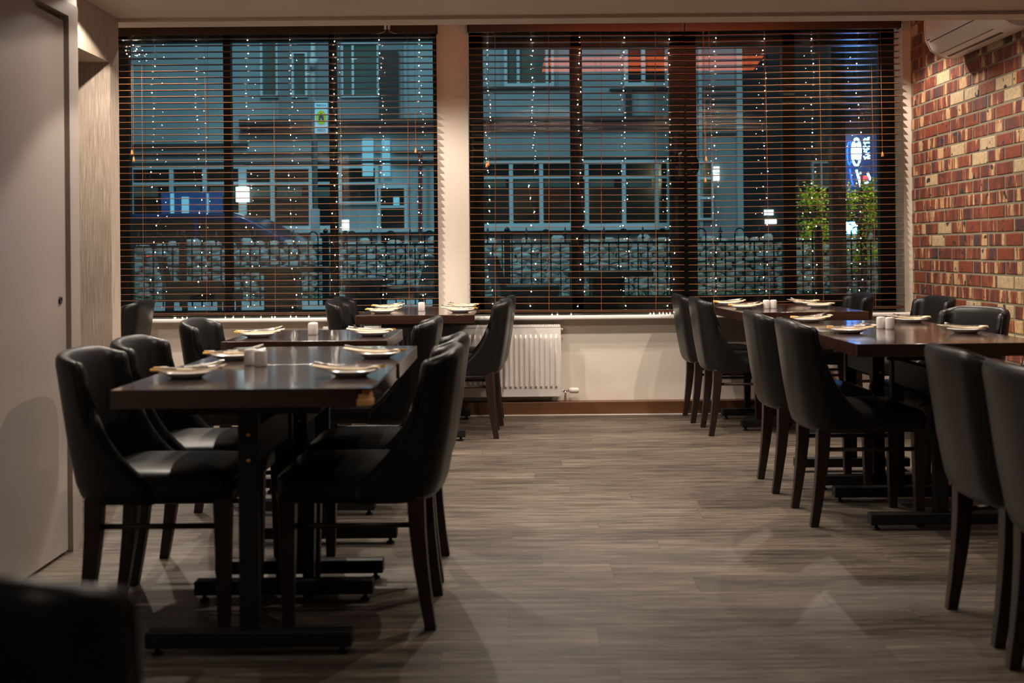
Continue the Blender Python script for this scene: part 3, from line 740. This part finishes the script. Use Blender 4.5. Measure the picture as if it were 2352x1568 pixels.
# ------------------------------------------------------------------ ceiling fixtures
proto_d = None
for i, (x, y, z, p, cone) in enumerate(DOWN):
    zone = 'window end' if z > 2.5 else 'low ceiling'
    t = thing('downlight', 'x', 'downlight', (x, y, z), 0, 'ceiling downlights')
    t['label'] = 'small round recessed ceiling downlight ' + ['at the far left end of the left window', 'over the left blind beside the far table', 'over the radiator end', 'over the centre post of the right window', 'between the brick wall and the right blind',
        'straight above the foot of the cream pillar', 'over the left side, behind the low ceiling edge', 'over the aisle, behind the low ceiling edge', 'beside the air conditioner, over the right tables',
        'over the second left table', 'added to brighten the wallpapered partition', 'in front of the white door frame', 'over the aisle, just before the low ceiling edge', 'over the right tables in the low ceiling', 'over the nearest left table', 'over the aisle near the camera', 'behind the camera'][i]
    MB().lathe([(.045, 0), (.045, -.003), (.034, -.005), (.030, -.002), (.030, 0)], 24).build('bezel', M['whitepl'], t, smooth=True)
    MB().lathe([(.001, -.001), (.029, -.001), (.029, -.0005), (.001, -.0005)], 24).build('lens', M['downlens'], t)
    s = spot('downlight_lamp', x, y, z - .012, p, cone, (0.10 if cone > 145 else 0.35) if cone > 100 else .22, 0.018)
# orange radiant heater on the ceiling behind the beam
t = thing('heater', 'long orange glowing bar heater under the high ceiling, seen reflected in the glass', 'heater', (1.135, 7.2, 2.575))
MB().box(-.92, .92, -.05, -.005, -.045, .075).build('housing', M['frame'], t, bevel=.004)
MB().prism([(-.885, -.055), (.80, -.055), (.885, .06), (-.865, .06)], -.005, .012).build('tube', M['heater'], t, bevel=.006)

# ================================================================== OUTSIDE
GZ = 0.62
M['facade'] = mat('rendered_wall', (0.36, 0.40, 0.41), 0.9, var=0.35, vscale=0.9, bump=.3, bscale=12)
M['facade2'] = mat('grey_rendered_wall', (0.26, 0.27, 0.28), 0.9, var=0.12, vscale=1.0)
M['darkwall'] = mat('dark_wall', (0.055, 0.05, 0.05), 0.9, var=0.3, vscale=2)
M['redband'] = mat('red_fascia', (0.16, 0.03, 0.03), 0.6)
M['wframe'] = mat('pale_window_frame', (0.62, 0.68, 0.70), 0.5)
M['wglass'] = mat('dark_house_glass', (0.012, 0.014, 0.014), 0.12, spec=.7)
M['curtain'] = mat('grey_green_curtain', (0.10, 0.13, 0.11), 0.9, var=.3, vscale=4)
M['stone'] = mat('rough_stone', (0.36, 0.37, 0.36), 0.95, var=.35, vscale=7, bump=.8, bscale=18)
M['tarmac'] = mat('tarmac', (0.10, 0.11, 0.12), 0.8, var=.2, vscale=4)
M['paving'] = mat('terrace_paving', (0.34, 0.36, 0.38), 0.8, var=.12, vscale=3)
M['grass'] = mat('grass', (0.05, 0.22, 0.05), 0.9, var=.3, vscale=9)
M['wicker'] = grain('black_wicker', (0.008, 0.009, 0.009), (0.05, 0.055, 0.055), 0.5, 'X', .9, 90, bump=.6)
M['vblue'] = mat('blue_car_paint', (0.006, 0.02, 0.09), 0.25, coat=.5, emit=None)
M['carg'] = mat('car_glass', (0.01, 0.012, 0.014), 0.06, spec=.8)
M['leaf'] = mat('yellow_green_leaf', (0.46, 0.52, 0.02), 0.6, var=.4, vscale=6)
M['bark'] = mat('bark', (0.05, 0.035, 0.025), 0.9)
M['nwhite'] = emis('white_neon', (0.16, 0.42, 1.0), 26.0)
M['nblue'] = emis('blue_neon', (0.01, 0.10, 1.0), 4.0)
M['nred'] = emis('red_neon', (1.0, 0.02, 0.06), 5.0)
M['lit'] = emis('lit_white_panel', (0.85, 0.97, 1.0), 1.8)
M['litblue'] = emis('lit_blue_panel', (0.22, 0.62, 0.85), 0.75)
M['bluescreen'] = emis('blue_lit_window', (0.01, 0.10, 0.42), 0.35)
M['signw'] = mat('sign_white', (0.55, 0.75, 0.85), 0.5); M['signy'] = mat('sign_yellow', (0.60, 0.60, 0.02), 0.5); M['signk'] = mat('sign_dark_blue', (0.01, 0.03, 0.10), 0.5)
M['lampred'] = emis('red_tail_light', (1.0, 0.03, 0.02), 4.0)

MB().box(-9, 9, 8.7, 12.62, GZ - .3, GZ).build('ground_terrace', M['paving'], kind='structure')
MB().box(-16, 16, 12.62, 40, GZ - .6, GZ - .32).build('ground_street', M['tarmac'], kind='structure')
gm = MB(); 
for k in range(700):
    x = random.uniform(-4.6, 4.6); y = random.uniform(12.08, 12.22); hh = random.uniform(.03, .10); dx = random.uniform(-.03, .03); gm.add([(x - .006, y, GZ), (x + .006, y, GZ), (x + dx, y + random.uniform(-.03, .01), GZ + hh), (x + dx * .4, y + .008, GZ + hh * .4)], [(0, 1, 2), (0, 2, 3), (1, 3, 2), (0, 3, 1)])
tag(gm.build('grass', M['grass']), 'green grass tufts along the foot of the stone wall', 'grass', kind='stuff')

# stone wall
sw = MB(); D0 = 12.35
def stone(mb, x0, x1, y0, y1, z0, z1):
    cx, cy, cz = (x0 + x1) / 2, (y0 + y1) / 2, (z0 + z1) / 2; hx, hy_, hz = (x1 - x0) / 2, (y1 - y0) / 2, (z1 - z0) / 2
    rings = []
    for zz, sc_ in ((-1, .72), (-.6, .95), (.1, 1.0), (.65, .93), (1, .62)):
        r = []
        for k in range(10):
            a = 2 * PI * k / 10; ca, sa = math.cos(a), math.sin(a); q = (abs(ca) ** 4 + abs(sa) ** 4) ** -.25
            j = random.uniform(.80, 1.05)
            r.append((cx + hx * ca * q * sc_ * j, cy + hy_ * sa * q * sc_ * j, cz + hz * zz * random.uniform(.9, 1.0)))
        rings.append(r)
    mb.loft(rings)
z = GZ - .02; row = 0
while z < 1.10:
    hgt = random.uniform(.045, .075); x = -5.2 + random.uniform(0, .2)
    while x < 5.2:
        wd = random.uniform(.09, .24); stone(sw, x, x + wd, D0 + random.uniform(-.03, .03), D0 + .25, z + random.uniform(-.01, .006), z + hgt + random.uniform(0, .012)); x += wd - .005
    z += hgt
x = -5.2
while x < 5.2:
    wd = random.uniform(.09, .20); stone(sw, x, x + wd * .95, D0 + random.uniform(-.03, .02), D0 + .22, z - .02, z + random.uniform(.05, .13)); x += wd + random.uniform(-.02, .05)
tag(sw.build('stone_wall', M['stone'], smooth=False), 'rough grey rubble stone wall across the terrace beyond the windows', 'stone wall')

# railing
DR = 11.0
root = thing('railing', 'black iron railing with hoops and spear tips outside the windows', 'railing', (0, DR, GZ))
bars = MB(); sp = .0875
for k in range(-42, 43):
    x = k * sp; bars.box(x - .006, x + .006, -.006, .006, 0, .545)
bars.build('bars', M['iron'], root)
MB().box(-3.75, 3.75, -.008, .008, .535, .555).box(-3.75, 3.75, -.008, .008, .05, .07).build('rail', M['iron'], root)
k = -40
hoops = []
for k in range(-41, 40, 4):
    x = k * sp
    pts = [(x, 0, .545), (x, 0, .60)] + [(x + sp / 2 - sp / 2 * math.cos(a * PI / 8), 0, .62 + sp / 2 * math.sin(a * PI / 8) * 1.1) for a in range(0, 9)] + [(x + sp, 0, .60), (x + sp, 0, .545)]
    MB().tube(pts, .0065, 8).build('hoop', M['iron'], root, smooth=True)
    xx = x + 2.5 * sp
    MB().lathe([(.006, .545), (.006, .575), (.014, .59), (.006, .605), (.008, .615), (.025, .632), (.012, .648), (.004, .69)], 10, (xx, 0, 0)).build('spear_tip', M['iron'], root, smooth=True)
for px in (1165, 748, 420, 1880):
    x = wx(px, 560, DR); MB().box(x - .028, x + .028, -.028, .028, 0, .63).lathe([(.03, .63), (.034, .645), (.014, .655), (.026, .675), (.005, .70)], 12, (x, 0, 0)).build('post', M['iron'], root)

# facade helpers ------------------------------------------------------------
def pbox(mb, x0, x1, y0, y1, d, th=.05):
    a = W((x0 + x1) / 2, (y0 + y1) / 2, d); hx = (x1 - x0) / 2 * d / FPX; hz = (y1 - y0) / 2 * d / FPX
    mb.box(a[0] - hx, a[0] + hx, d - th, d, a[2] - hz, a[2] + hz); return mb
def facade_window(parent, x0, x1, y0, y1, d, uprights=(), transoms=(), glass='wglass', fw=5, name='window'):
    f = MB(); pbox(f, x0, x0 + fw, y0, y1, d - .0, .09); pbox(f, x1 - fw, x1, y0, y1, d, .09); pbox(f, x0, x1, y0, y0 + fw, d, .094); pbox(f, x0, x1, y1 - fw, y1, d, .094)
    for u in uprights: pbox(f, u - fw / 2, u + fw / 2, y0, y1, d, .085)
    for tt in transoms: pbox(f, x0, x1, tt - 3, tt + 3, d, .08)
    o = f.build(name, M['wframe'], parent)
    pbox(MB(), x0 + 1, x1 - 1, y0 + 1, y1 - 1, d - .001, .04).build('pane', M[glass], o)
    return o
DF = 18.0
bA = thing('building', 'pale rendered terrace house with wide ground floor windows across the street', 'building', (0, DF, GZ - .1))
pA = lambda mb, name, m: (mb.build(name, M[m], bA).__setattr__('matrix_parent_inverse', Matrix.Translation((0, DF, GZ - .1)).inverted()))
def partA(mb, name, m):
    o = mb.build(name, M[m], bA); o.matrix_parent_inverse = Matrix.Translation((0, DF, GZ - .1)).inverted(); return o
def winA(*a, **k):
    o = facade_window(bA, *a, **k); o.matrix_parent_inverse = Matrix.Translation((0, DF, GZ - .1)).inverted(); return o
q = MB(); a = wx(100, 300, DF); b2 = wx(1702, 300, DF); q.box(a, b2, DF, DF + .4, GZ - .32, 8.5); partA(q, 'wall', 'facade')
q = MB(); pbox(q, 640, 925, -120, 290, DF, .03); partA(q, 'grey_panel', 'facade2')
q = MB(); pbox(q, 560, 1003, 290, 300, DF, .30); pbox(q, 1095, 1560, 283, 297, DF, .16); partA(q, 'fascia', 'redband')
q = MB(); pbox(q, 560, 1003, 278, 290, DF, .34); pbox(q, 1095, 1560, 270, 281, DF, .2); pbox(q, 280, 570, 331, 339, DF, .1); pbox(q, 280, 1003, 350, 353, DF, .1); pbox(q, 280, 1003, 372, 378, DF, .12); pbox(q, 1095, 1540, 362, 367, DF, .12); pbox(q, 1400, 1560, 204, 209, DF, .1); pbox(q, 1095, 1320, 203, 206, DF, .1); partA(q, 'ledge', 'darkwall')
q = MB(); pbox(q, 280, 1540, 525, 533, DF, .22); partA(q, 'sill', 'wframe')
q = MB(); pbox(q, 1095, 1540, 533, 538, DF, .14); partA(q, 'base_band', 'redband')
# upper windows
winA(672, 708, 120, 225, DF, glass='curtain'); winA(785, 872, 100, 225, DF, (812,), glass='curtain'); 
q = MB(); pbox(q, 872, 915, 120, 283, DF, .12); pbox(q, 1437, 1450, 210, 270, DF, .1); partA(q, 'recess', 'darkwall')
winA(1158, 1272, 95, 200, DF, (1190, 1256), glass='curtain', fw=7); winA(1432, 1535, 85, 200, DF, (1476,), glass='wglass', fw=9)
winA(600, 640, 60, 225, DF, glass='curtain')
q = MB().tube([W(965, 345, DF - .25), W(965, 600, DF - .25)], .03, 8); o = partA(q, 'red_downpipe', 'redband'); o['label'] = 'red downpipe'
# ground floor windows
winA(300, 560, 380, 528, DF, (397, 473), (422,), fw=9); winA(560, 780, 380, 528, DF, (628, 716), (422,), fw=9); winA(780, 870, 380, 470, DF, (), (422,), fw=7)
winA(1098, 1318, 368, 522, DF, (1174, 1243), (408,), fw=9); winA(1318, 1540, 368, 522, DF, (1347, 1432, 1507), (408,), fw=9)
q = MB(); 
for x0_ in (305, 402, 480, 565, 634, 722): pbox(q, x0_ + 4, x0_ + 60, 430, 452, DF, .05)
for x0_ in (1104, 1180, 1250, 1352, 1438): pbox(q, x0_, x0_ + 58, 412, 430, DF, .05)
partA(q, 'roller_blind', 'curtain')
# door
q = winA(868, 938, 425, 585, DF, (), (475,), fw=8, name='door'); 
q = MB(); pbox(q, 905, 918, 452, 472, DF, .1); partA(q, 'letter_plate', 'litblue')
for x0_, x1_ in ((834, 858), (879, 896)):
    q = MB(); pbox(q, x0_, x1_, 320, 405, DF, .10); o = partA(q, 'reflection_panel', 'litblue')  # bright reflections on the house front drawn as glowing panels
# lit things by the street
q = pbox(MB(), 546, 573, 430, 464, 17.91, .12).build('illuminated_panel', M['lit']); tag(q, 'small white illuminated sign box beyond the left mullion', 'sign')
q = pbox(MB(), 787, 802, 505, 529, 14.6, .06).build('lantern', M['lit']); MB().box(wx(794, 520, 14.6) - .02, wx(794, 520, 14.6) + .02, 14.55, 14.59, GZ - .32, wz(794, 529, 14.6)).build('post', M['iron'], q); tag(q, 'bright white square lamp above the stone wall', 'lamp')
q = partA(pbox(MB(), 372, 512, 442, 524, 17.90, .03), 'lit_shop_window', 'bluescreen')
for a_, b_, c_, d_ in ((418, 434, 452, 500), (392, 400, 444, 500), (476, 480, 444, 500)):
    o = pbox(MB(), a_, b_, c_, d_, 17.87, .02).build('bright_strip', M['litblue'], q)

# second building on the right (dark, with grey gable)
bB = thing('building', 'grey house wall with pale upright strip, seen left of the neon sign', 'building', (0, 17, 0))
def partB(mb, name, m):
    o = mb.build(name, M[m], bB); o.matrix_parent_inverse = Matrix.Translation((0, 17, 0)).inverted(); return o
q = MB(); q.box(wx(1560, 300, 17), wx(1697, 300, 17), 17, 17.5, GZ - .32, 4.2); partB(q, 'wall', 'facade2')
q = MB(); pbox(q, 1690, 1703, 60, 545, 17, .1); pbox(q, 1604, 1612, 100, 545, 17, .06); partB(q, 'pale_strip', 'facade')
q = MB()
for k in range(8): pbox(q, 1602, 1690, 200 + k * 15, 205 + k * 15, 17, .05)
partB(q, 'cladding', 'darkwall')
o = facade_window(bB, 1602, 1636, 372, 505, 17, (), (410, 455), 'wglass', 4); o.matrix_parent_inverse = Matrix.Translation((0, 17, 0)).inverted()
q = pbox(MB(), 1634, 1641, 383, 415, 16.99, .05); pbox(q, 1643, 1651, 383, 396, 16.99, .05); pbox(q, 1643, 1651, 399, 415, 16.99, .05)
partB(q, 'lit_window', 'lit')
bC = thing('building', 'dark brick building behind the tree and the neon sign', 'building', (0, 19, 0))
def partC(mb, name, m):
    o = mb.build(name, M[m], bC); o.matrix_parent_inverse = Matrix.Translation((0, 19, 0)).inverted(); return o
q = MB(); q.box(wx(1702, 300, 19), wx(2400, 300, 19), 19, 19.5, GZ - .32, 8.0); partC(q, 'wall', 'darkwall')
for a_ in ((1868, 1903, 372, 430, 'litblue'), (1936, 1958, 380, 428, 'litblue')):
    pass
o = facade_window(bC, 1862, 1905, 372, 432, 19, (1884,), (), 'curtain', 4); o.matrix_parent_inverse = Matrix.Translation((0, 19, 0)).inverted()
o = facade_window(bC, 1932, 1962, 372, 432, 19, (), (), 'curtain', 4); o.matrix_parent_inverse = Matrix.Translation((0, 19, 0)).inverted()
q = MB(); pbox(q, 1903, 1934, 90, 700, 10.6, .12); tag(q.build('wooden_post', M['bark']), 'dark upright timber post on the terrace near the neon sign', 'post')
for i, (x0_, x1_, y0_, y1_) in enumerate([(1755, 1775, 482, 494), (1757, 1782, 503, 514)]):
    partC(pbox(MB(), x0_, x1_, y0_, y1_, 19.0, .05), 'lit_window', 'lit')
t = thing('illuminated_panel', 'blue white glowing panel behind the yellow green tree by the dark post', 'sign', (wx(1955, 540, 13.7), 13.7, GZ - .32))  # bright source with made-up panel form, set for the table's blue reflection
q = MB().box(-.10, .06, -.03, 0, wz(1950, 536, 13.7) - GZ + .32, wz(1950, 510, 13.7) - GZ + .32).box(-.01, .07, -.03, 0, wz(1950, 570, 13.7) - GZ + .32, wz(1950, 536.2, 13.7) - GZ + .32).build('lit_face', emis('blue_white_glow_face', (0.05, 0.25, 1.0), 60.0), t)
MB().box(-.11, .08, 0.002, .04, 0, wz(1950, 508, 13.7) - GZ + .32).build('housing', M['iron'], t)

# neon sign
DN = 12.0
ns = thing('neon_sign', 'glowing white oval neon sign with a red cup figure below, by the brick wall side', 'neon sign', (0, DN, 0))
def neon(pts, m, name, r=.010, d=DN):
    o = MB().tube([W(x, y, d) for x, y in pts], r, 8).build(name, M[m], ns, smooth=True); o.matrix_parent_inverse = Matrix.Translation((0, DN, 0)).inverted(); return o
def oval(cx, cy, rx, ry, n=28): return [(cx + rx * math.cos(2 * PI * k / n), cy + ry * math.sin(2 * PI * k / n)) for k in range(n + 1)]
neon(oval(1967, 349, 9.5, 31), 'nwhite', 'oval_ring')
neon(oval(1951, 351, 5, 27), 'nblue', 'blue_ring', .006, DN + .1)
for pts in ([(1963, 332), (1969, 330), (1972, 338), (1971, 352), (1972, 364)], [(1964, 333), (1963, 350), (1962, 365)], [(1967, 340), (1967, 358), (1969, 368)]): neon(pts, 'nwhite', 'inner_stroke')
let = [[(1984, 322), (1988, 318)], [(1990, 324), (1993, 317), (1997, 316)], [(1992, 320), (1996, 320)], [(1984, 326), (1987, 331), (1990, 327)], [(1993, 327), (1997, 328)],
       [(1983, 337), (1988, 336), (1992, 339), (1997, 336)], [(1983, 341), (1987, 343), (1985, 348), (1991, 349)], [(1990, 344), (1996, 341)], [(1988, 354), (1997, 352)], [(1984, 358), (1987, 365), (1991, 360)], [(1993, 358), (1998, 357)], [(1992, 363), (1998, 363)]]
for s_ in let: neon(s_, 'nwhite', 'letter_stroke', .0065)
neon([(1967, 390), (1971, 405), (1975, 419), (1977, 429)], 'nwhite', 'stem'); neon([(1952, 388), (1955, 410), (1960, 428)], 'nblue', 'blue_stem', .007, DN + .1)
neon([(1975, 396), (1977, 399)], 'nwhite', 'tip'); neon([(1993, 396), (1994, 400), (1999, 413)], 'nwhite', 'handle'); neon([(1986, 421), (1990, 420), (1994, 418)], 'nwhite', 'foot', .007)
o = pbox(MB(), 1976, 1992, 404, 414, DN, .02).build('red_cup', M['nred'], ns); o.matrix_parent_inverse = Matrix.Translation((0, DN, 0)).inverted()
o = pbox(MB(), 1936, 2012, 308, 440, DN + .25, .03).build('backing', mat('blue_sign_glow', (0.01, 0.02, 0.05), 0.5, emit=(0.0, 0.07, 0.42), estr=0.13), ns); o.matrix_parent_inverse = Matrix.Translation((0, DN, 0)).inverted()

o = MB().box(wx(1974, 440, DN + .3) - .03, wx(1974, 440, DN + .3) + .03, DN + .25, DN + .30, GZ, wz(1974, 430, DN + .3)).build('post', M['iron'], ns); o.matrix_parent_inverse = Matrix.Translation((0, DN, 0)).inverted()
# trees
def tree(px, w_px, y0, y1, d, label):
    x = wx(px, y1, d); t = thing('tree', label, 'tree', (x, d, GZ))
    MB().tube([(0, 0, 0), (.02, 0, .4), (-.01, .02, .9), (0, 0, 1.2)], [.03, .025, .018, .010], 8).tube([(.01, 0, .5), (.12, .02, .8), (.2, 0, 1.1)], [.015, .01, .005], 6).tube([(0, 0, .6), (-.12, .02, .85), (-.18, 0, 1.15)], [.015, .01, .005], 6).build('trunk', M['bark'], t, smooth=True)
    hw = w_px / 2 * d / FPX; zt2 = wz(px, y0, d) - GZ; zb2 = wz(px, y1, d) - GZ; f = MB()
    cl = [(random.uniform(-hw, hw), random.uniform(-.2, .2), zb2 + (zt2 - zb2) * random.random()) for _ in range(26)]
    for k in range(1500):
        c = random.choice(cl); p = Vector((c[0] + random.gauss(0, .045), c[1] + random.gauss(0, .05), c[2] + random.gauss(0, .05)))
        a = Vector((random.uniform(-1, 1), random.uniform(-1, 1), random.uniform(-.6, .6))).normalized(); b3 = a.cross(Vector((random.uniform(-1, 1), random.uniform(-1, 1), 1))).normalized(); s_ = random.uniform(.012, .024)
        f.add([p - a * s_, p + b3 * s_ * .5, p + a * s_, p - b3 * s_ * .5], [(0, 1, 2, 3)])
    f.build('foliage', M['leaf'], t)
tree(1875, 52, 438, 560, 11.6, 'yellow green tree left of the dark post outside'); tree(1982, 70, 430, 610, 11.5, 'yellow green tree under the neon sign outside')
area('tree_area_light', (3.3, 10.7, 2.6), (-.1, .75, -.4), .2, .2, 16, (1.0, .95, .55))  # area light without a fixture, aimed at the trees

# lamp post with sign, dark pole
DP = 14.5
t = thing('lamp_post', 'tall blue grey lamp post carrying a yellow circle sign, seen in the left window', 'lamp post', (wx(724, 500, DP), DP, GZ))
MB().tube([(0, 0, 0), (0, 0, 1.0)], .055, 12).tube([(0, 0, 1.0), (0, 0, 4.2)], .035, 12).tube([(0, 0, 2.65), (0, -.0, 2.80)], .05, 12).build('pole', M['facade2'], t, smooth=True)
t = thing('street_sign', 'white rectangular sign with a yellow circle on the lamp post', 'sign', W(738, 270, DP - .042))
MB().box(-.078, .078, -.006, .006, -.195, .195).build('board', M['signw'], t, bevel=.003)
o = MB().lathe([(.001, 0), (.062, 0), (.062, .004), (.001, .004)], 32).build('circle', M['signy'], t); o.rotation_euler = (R(90), 0, 0); o.location = (0, -.006, 0); o.scale = (1, 1.35, 1)
pp = MB()
for dx, dz in ((0, .02), (-.02, -.012), (.02, -.012)):
    pp.lathe([(.001, 0), (.010, 0), (.010, .002), (.001, .002)], 12, (dx, dz + .022, 0)); pp.prismz([(dx - .013, dz - .03), (dx + .013, dz - .03), (dx + .010, dz + .010), (dx - .010, dz + .010)], 0, .002)
o = pp.build('figures', M['signk'], t); o.rotation_euler = (R(90), 0, 0); o.location = (0, -.0105, 0)
def text(s, size, m, parent, loc, name='lettering'):
    cu = bpy.data.curves.new('t', 'FONT'); cu.body = s; cu.size = size; cu.align_x = 'CENTER'; cu.align_y = 'CENTER'; cu.extrude = .001
    o = bpy.data.objects.new('t', cu); link(o); bpy.context.view_layer.update()
    me = bpy.data.meshes.new_from_object(o.evaluated_get(bpy.context.evaluated_depsgraph_get())); bpy.data.objects.remove(o); bpy.data.curves.remove(cu)
    me.materials.clear(); me.materials.append(m); n = bpy.data.objects.new(name, me); link(n); n.parent = parent; n.location = loc; n.rotation_euler = (R(90), 0, 0); return n
text('THIS IS A', .030, M['signk'], t, (0, -.008, .145)); text('AREA', .042, M['signk'], t, (0, -.008, -.150))

# vehicle on the street
DV = 15.4
t = thing('car', 'dark blue car passing behind the stone wall in the left window', 'car', (wx(420, 540, DV), DV, GZ - .32))
x1_ = wx(700, 540, DV) - wx(420, 540, DV)
pf = [(-2.6, .25), (-2.6, .98), (-2.3, 1.30), (x1_ - .92, 1.32), (x1_ - .72, 1.25), (x1_ - .12, .92), (x1_ + .25, .86), (x1_ + .62, .72), (x1_ + .66, .30), (x1_ + .5, .22)]
MB().prism(pf, -.0, 1.6).build('body', M['vblue'], t, bevel=.05, seg=3)
MB().prism([(-2.1, .95), (-2.0, 1.22), (x1_ - 1.4, 1.25), (x1_ - 1.4, .93)], -.012, 0.01).prism([(x1_ - 1.34, .93), (x1_ - 1.34, 1.25), (x1_ - .82, 1.20), (x1_ - .30, .93)], -.012, .01).build('side_window', M['carg'], t)
for xw in (-1.9, x1_ - .1):
    o = MB().lathe([(.001, -.02), (.18, -.02), (.30, .0), (.31, .10), (.30, .18), (.001, .18)], 24).build('wheel', M['blackpl'], t, smooth=True); o.rotation_euler = (R(-90), 0, 0); o.location = (xw, 0, .31 - .02)
MB().box(x1_ - 2.0, x1_ - 1.9, -.02, 0, .74, .80).build('tail_light', M['lampred'], t)

# terrace furniture (wicker)
def wtable(px, py, w_px, d, label):
    x, _, z = W(px, py, d); hw = w_px / 2 * d / FPX
    t = thing('terrace_table', label, 'table', (x, d, GZ), 0, 'wicker terrace furniture'); hz = z - GZ
    MB().box(-hw, hw, -.35, .35, hz - .04, hz).build('tabletop', M['wicker'], t, bevel=.006)
    MB().box(-.13, .13, -.12, .12, 0, hz - .04).build('pedestal', M['wicker'], t, bevel=.004)
wtable(650, 613, 222, 9.75, 'black wicker terrace table behind the middle panes of the left window')
wtable(1395, 622, 190, 9.9, 'black wicker terrace table outside, just left of the centre post')
def wchair(px, d, deg, label, hgt=.48):
    x = wx(px, 600, d); t = thing('terrace_chair', label, 'chair', (x, d, GZ), R(deg), 'wicker terrace furniture')
    MB().box(-.24, .24, -.24, .24, .12, .20).build('seat', M['wicker'], t, bevel=.01)
    MB().loft([[(-.24, -.22, .18), (-.18, -.22, .18), (-.18, .22, .18), (-.24, .22, .18)], [(-.29, -.20, hgt), (-.25, -.20, hgt), (-.25, .20, hgt), (-.29, .20, hgt)]]).build('backrest', M['wicker'], t, bevel=.01)
    for a_ in (-.21, .21):
        for b_ in (-.21, .21): MB().box(a_ - .018, a_ + .018, b_ - .018, b_ + .018, 0, .13).build('leg', M['wicker'], t)
wchair(450, 9.9, 20, 'black wicker armchair outside behind the left pane', .46)
wchair(470, 9.3, 90, 'low black wicker chair close to the glass of the left pane', .16 + .12)
wchair(925, 9.9, 200, 'black wicker chair outside by the right pane of the left window', .44)
wchair(1205, 9.9, 10, 'black wicker chair outside just right of the pillar', .44)
wtable(835, 640, 120, 9.6, 'lower black wicker table outside by the right pane of the left window')
bpy.context.view_layer.update()
# scrap of cardboard under the far right table
cb = MB(); cb.prismz([(-.035, -.02), (.035, -.025), (.04, .0), (-.03, .004)], 0, .004).prism([(-.030, 0.003), (.036, .003), (.030, .075), (-.022, .058)], .0, .003)
o = cb.build('cardboard_scrap', mat('buff_card', (0.55, 0.42, 0.22), 0.9)); o.location = (1.60, 8.10, 0.0); tag(o, 'small buff cardboard scrap on the floor under the farthest right table', 'cardboard')
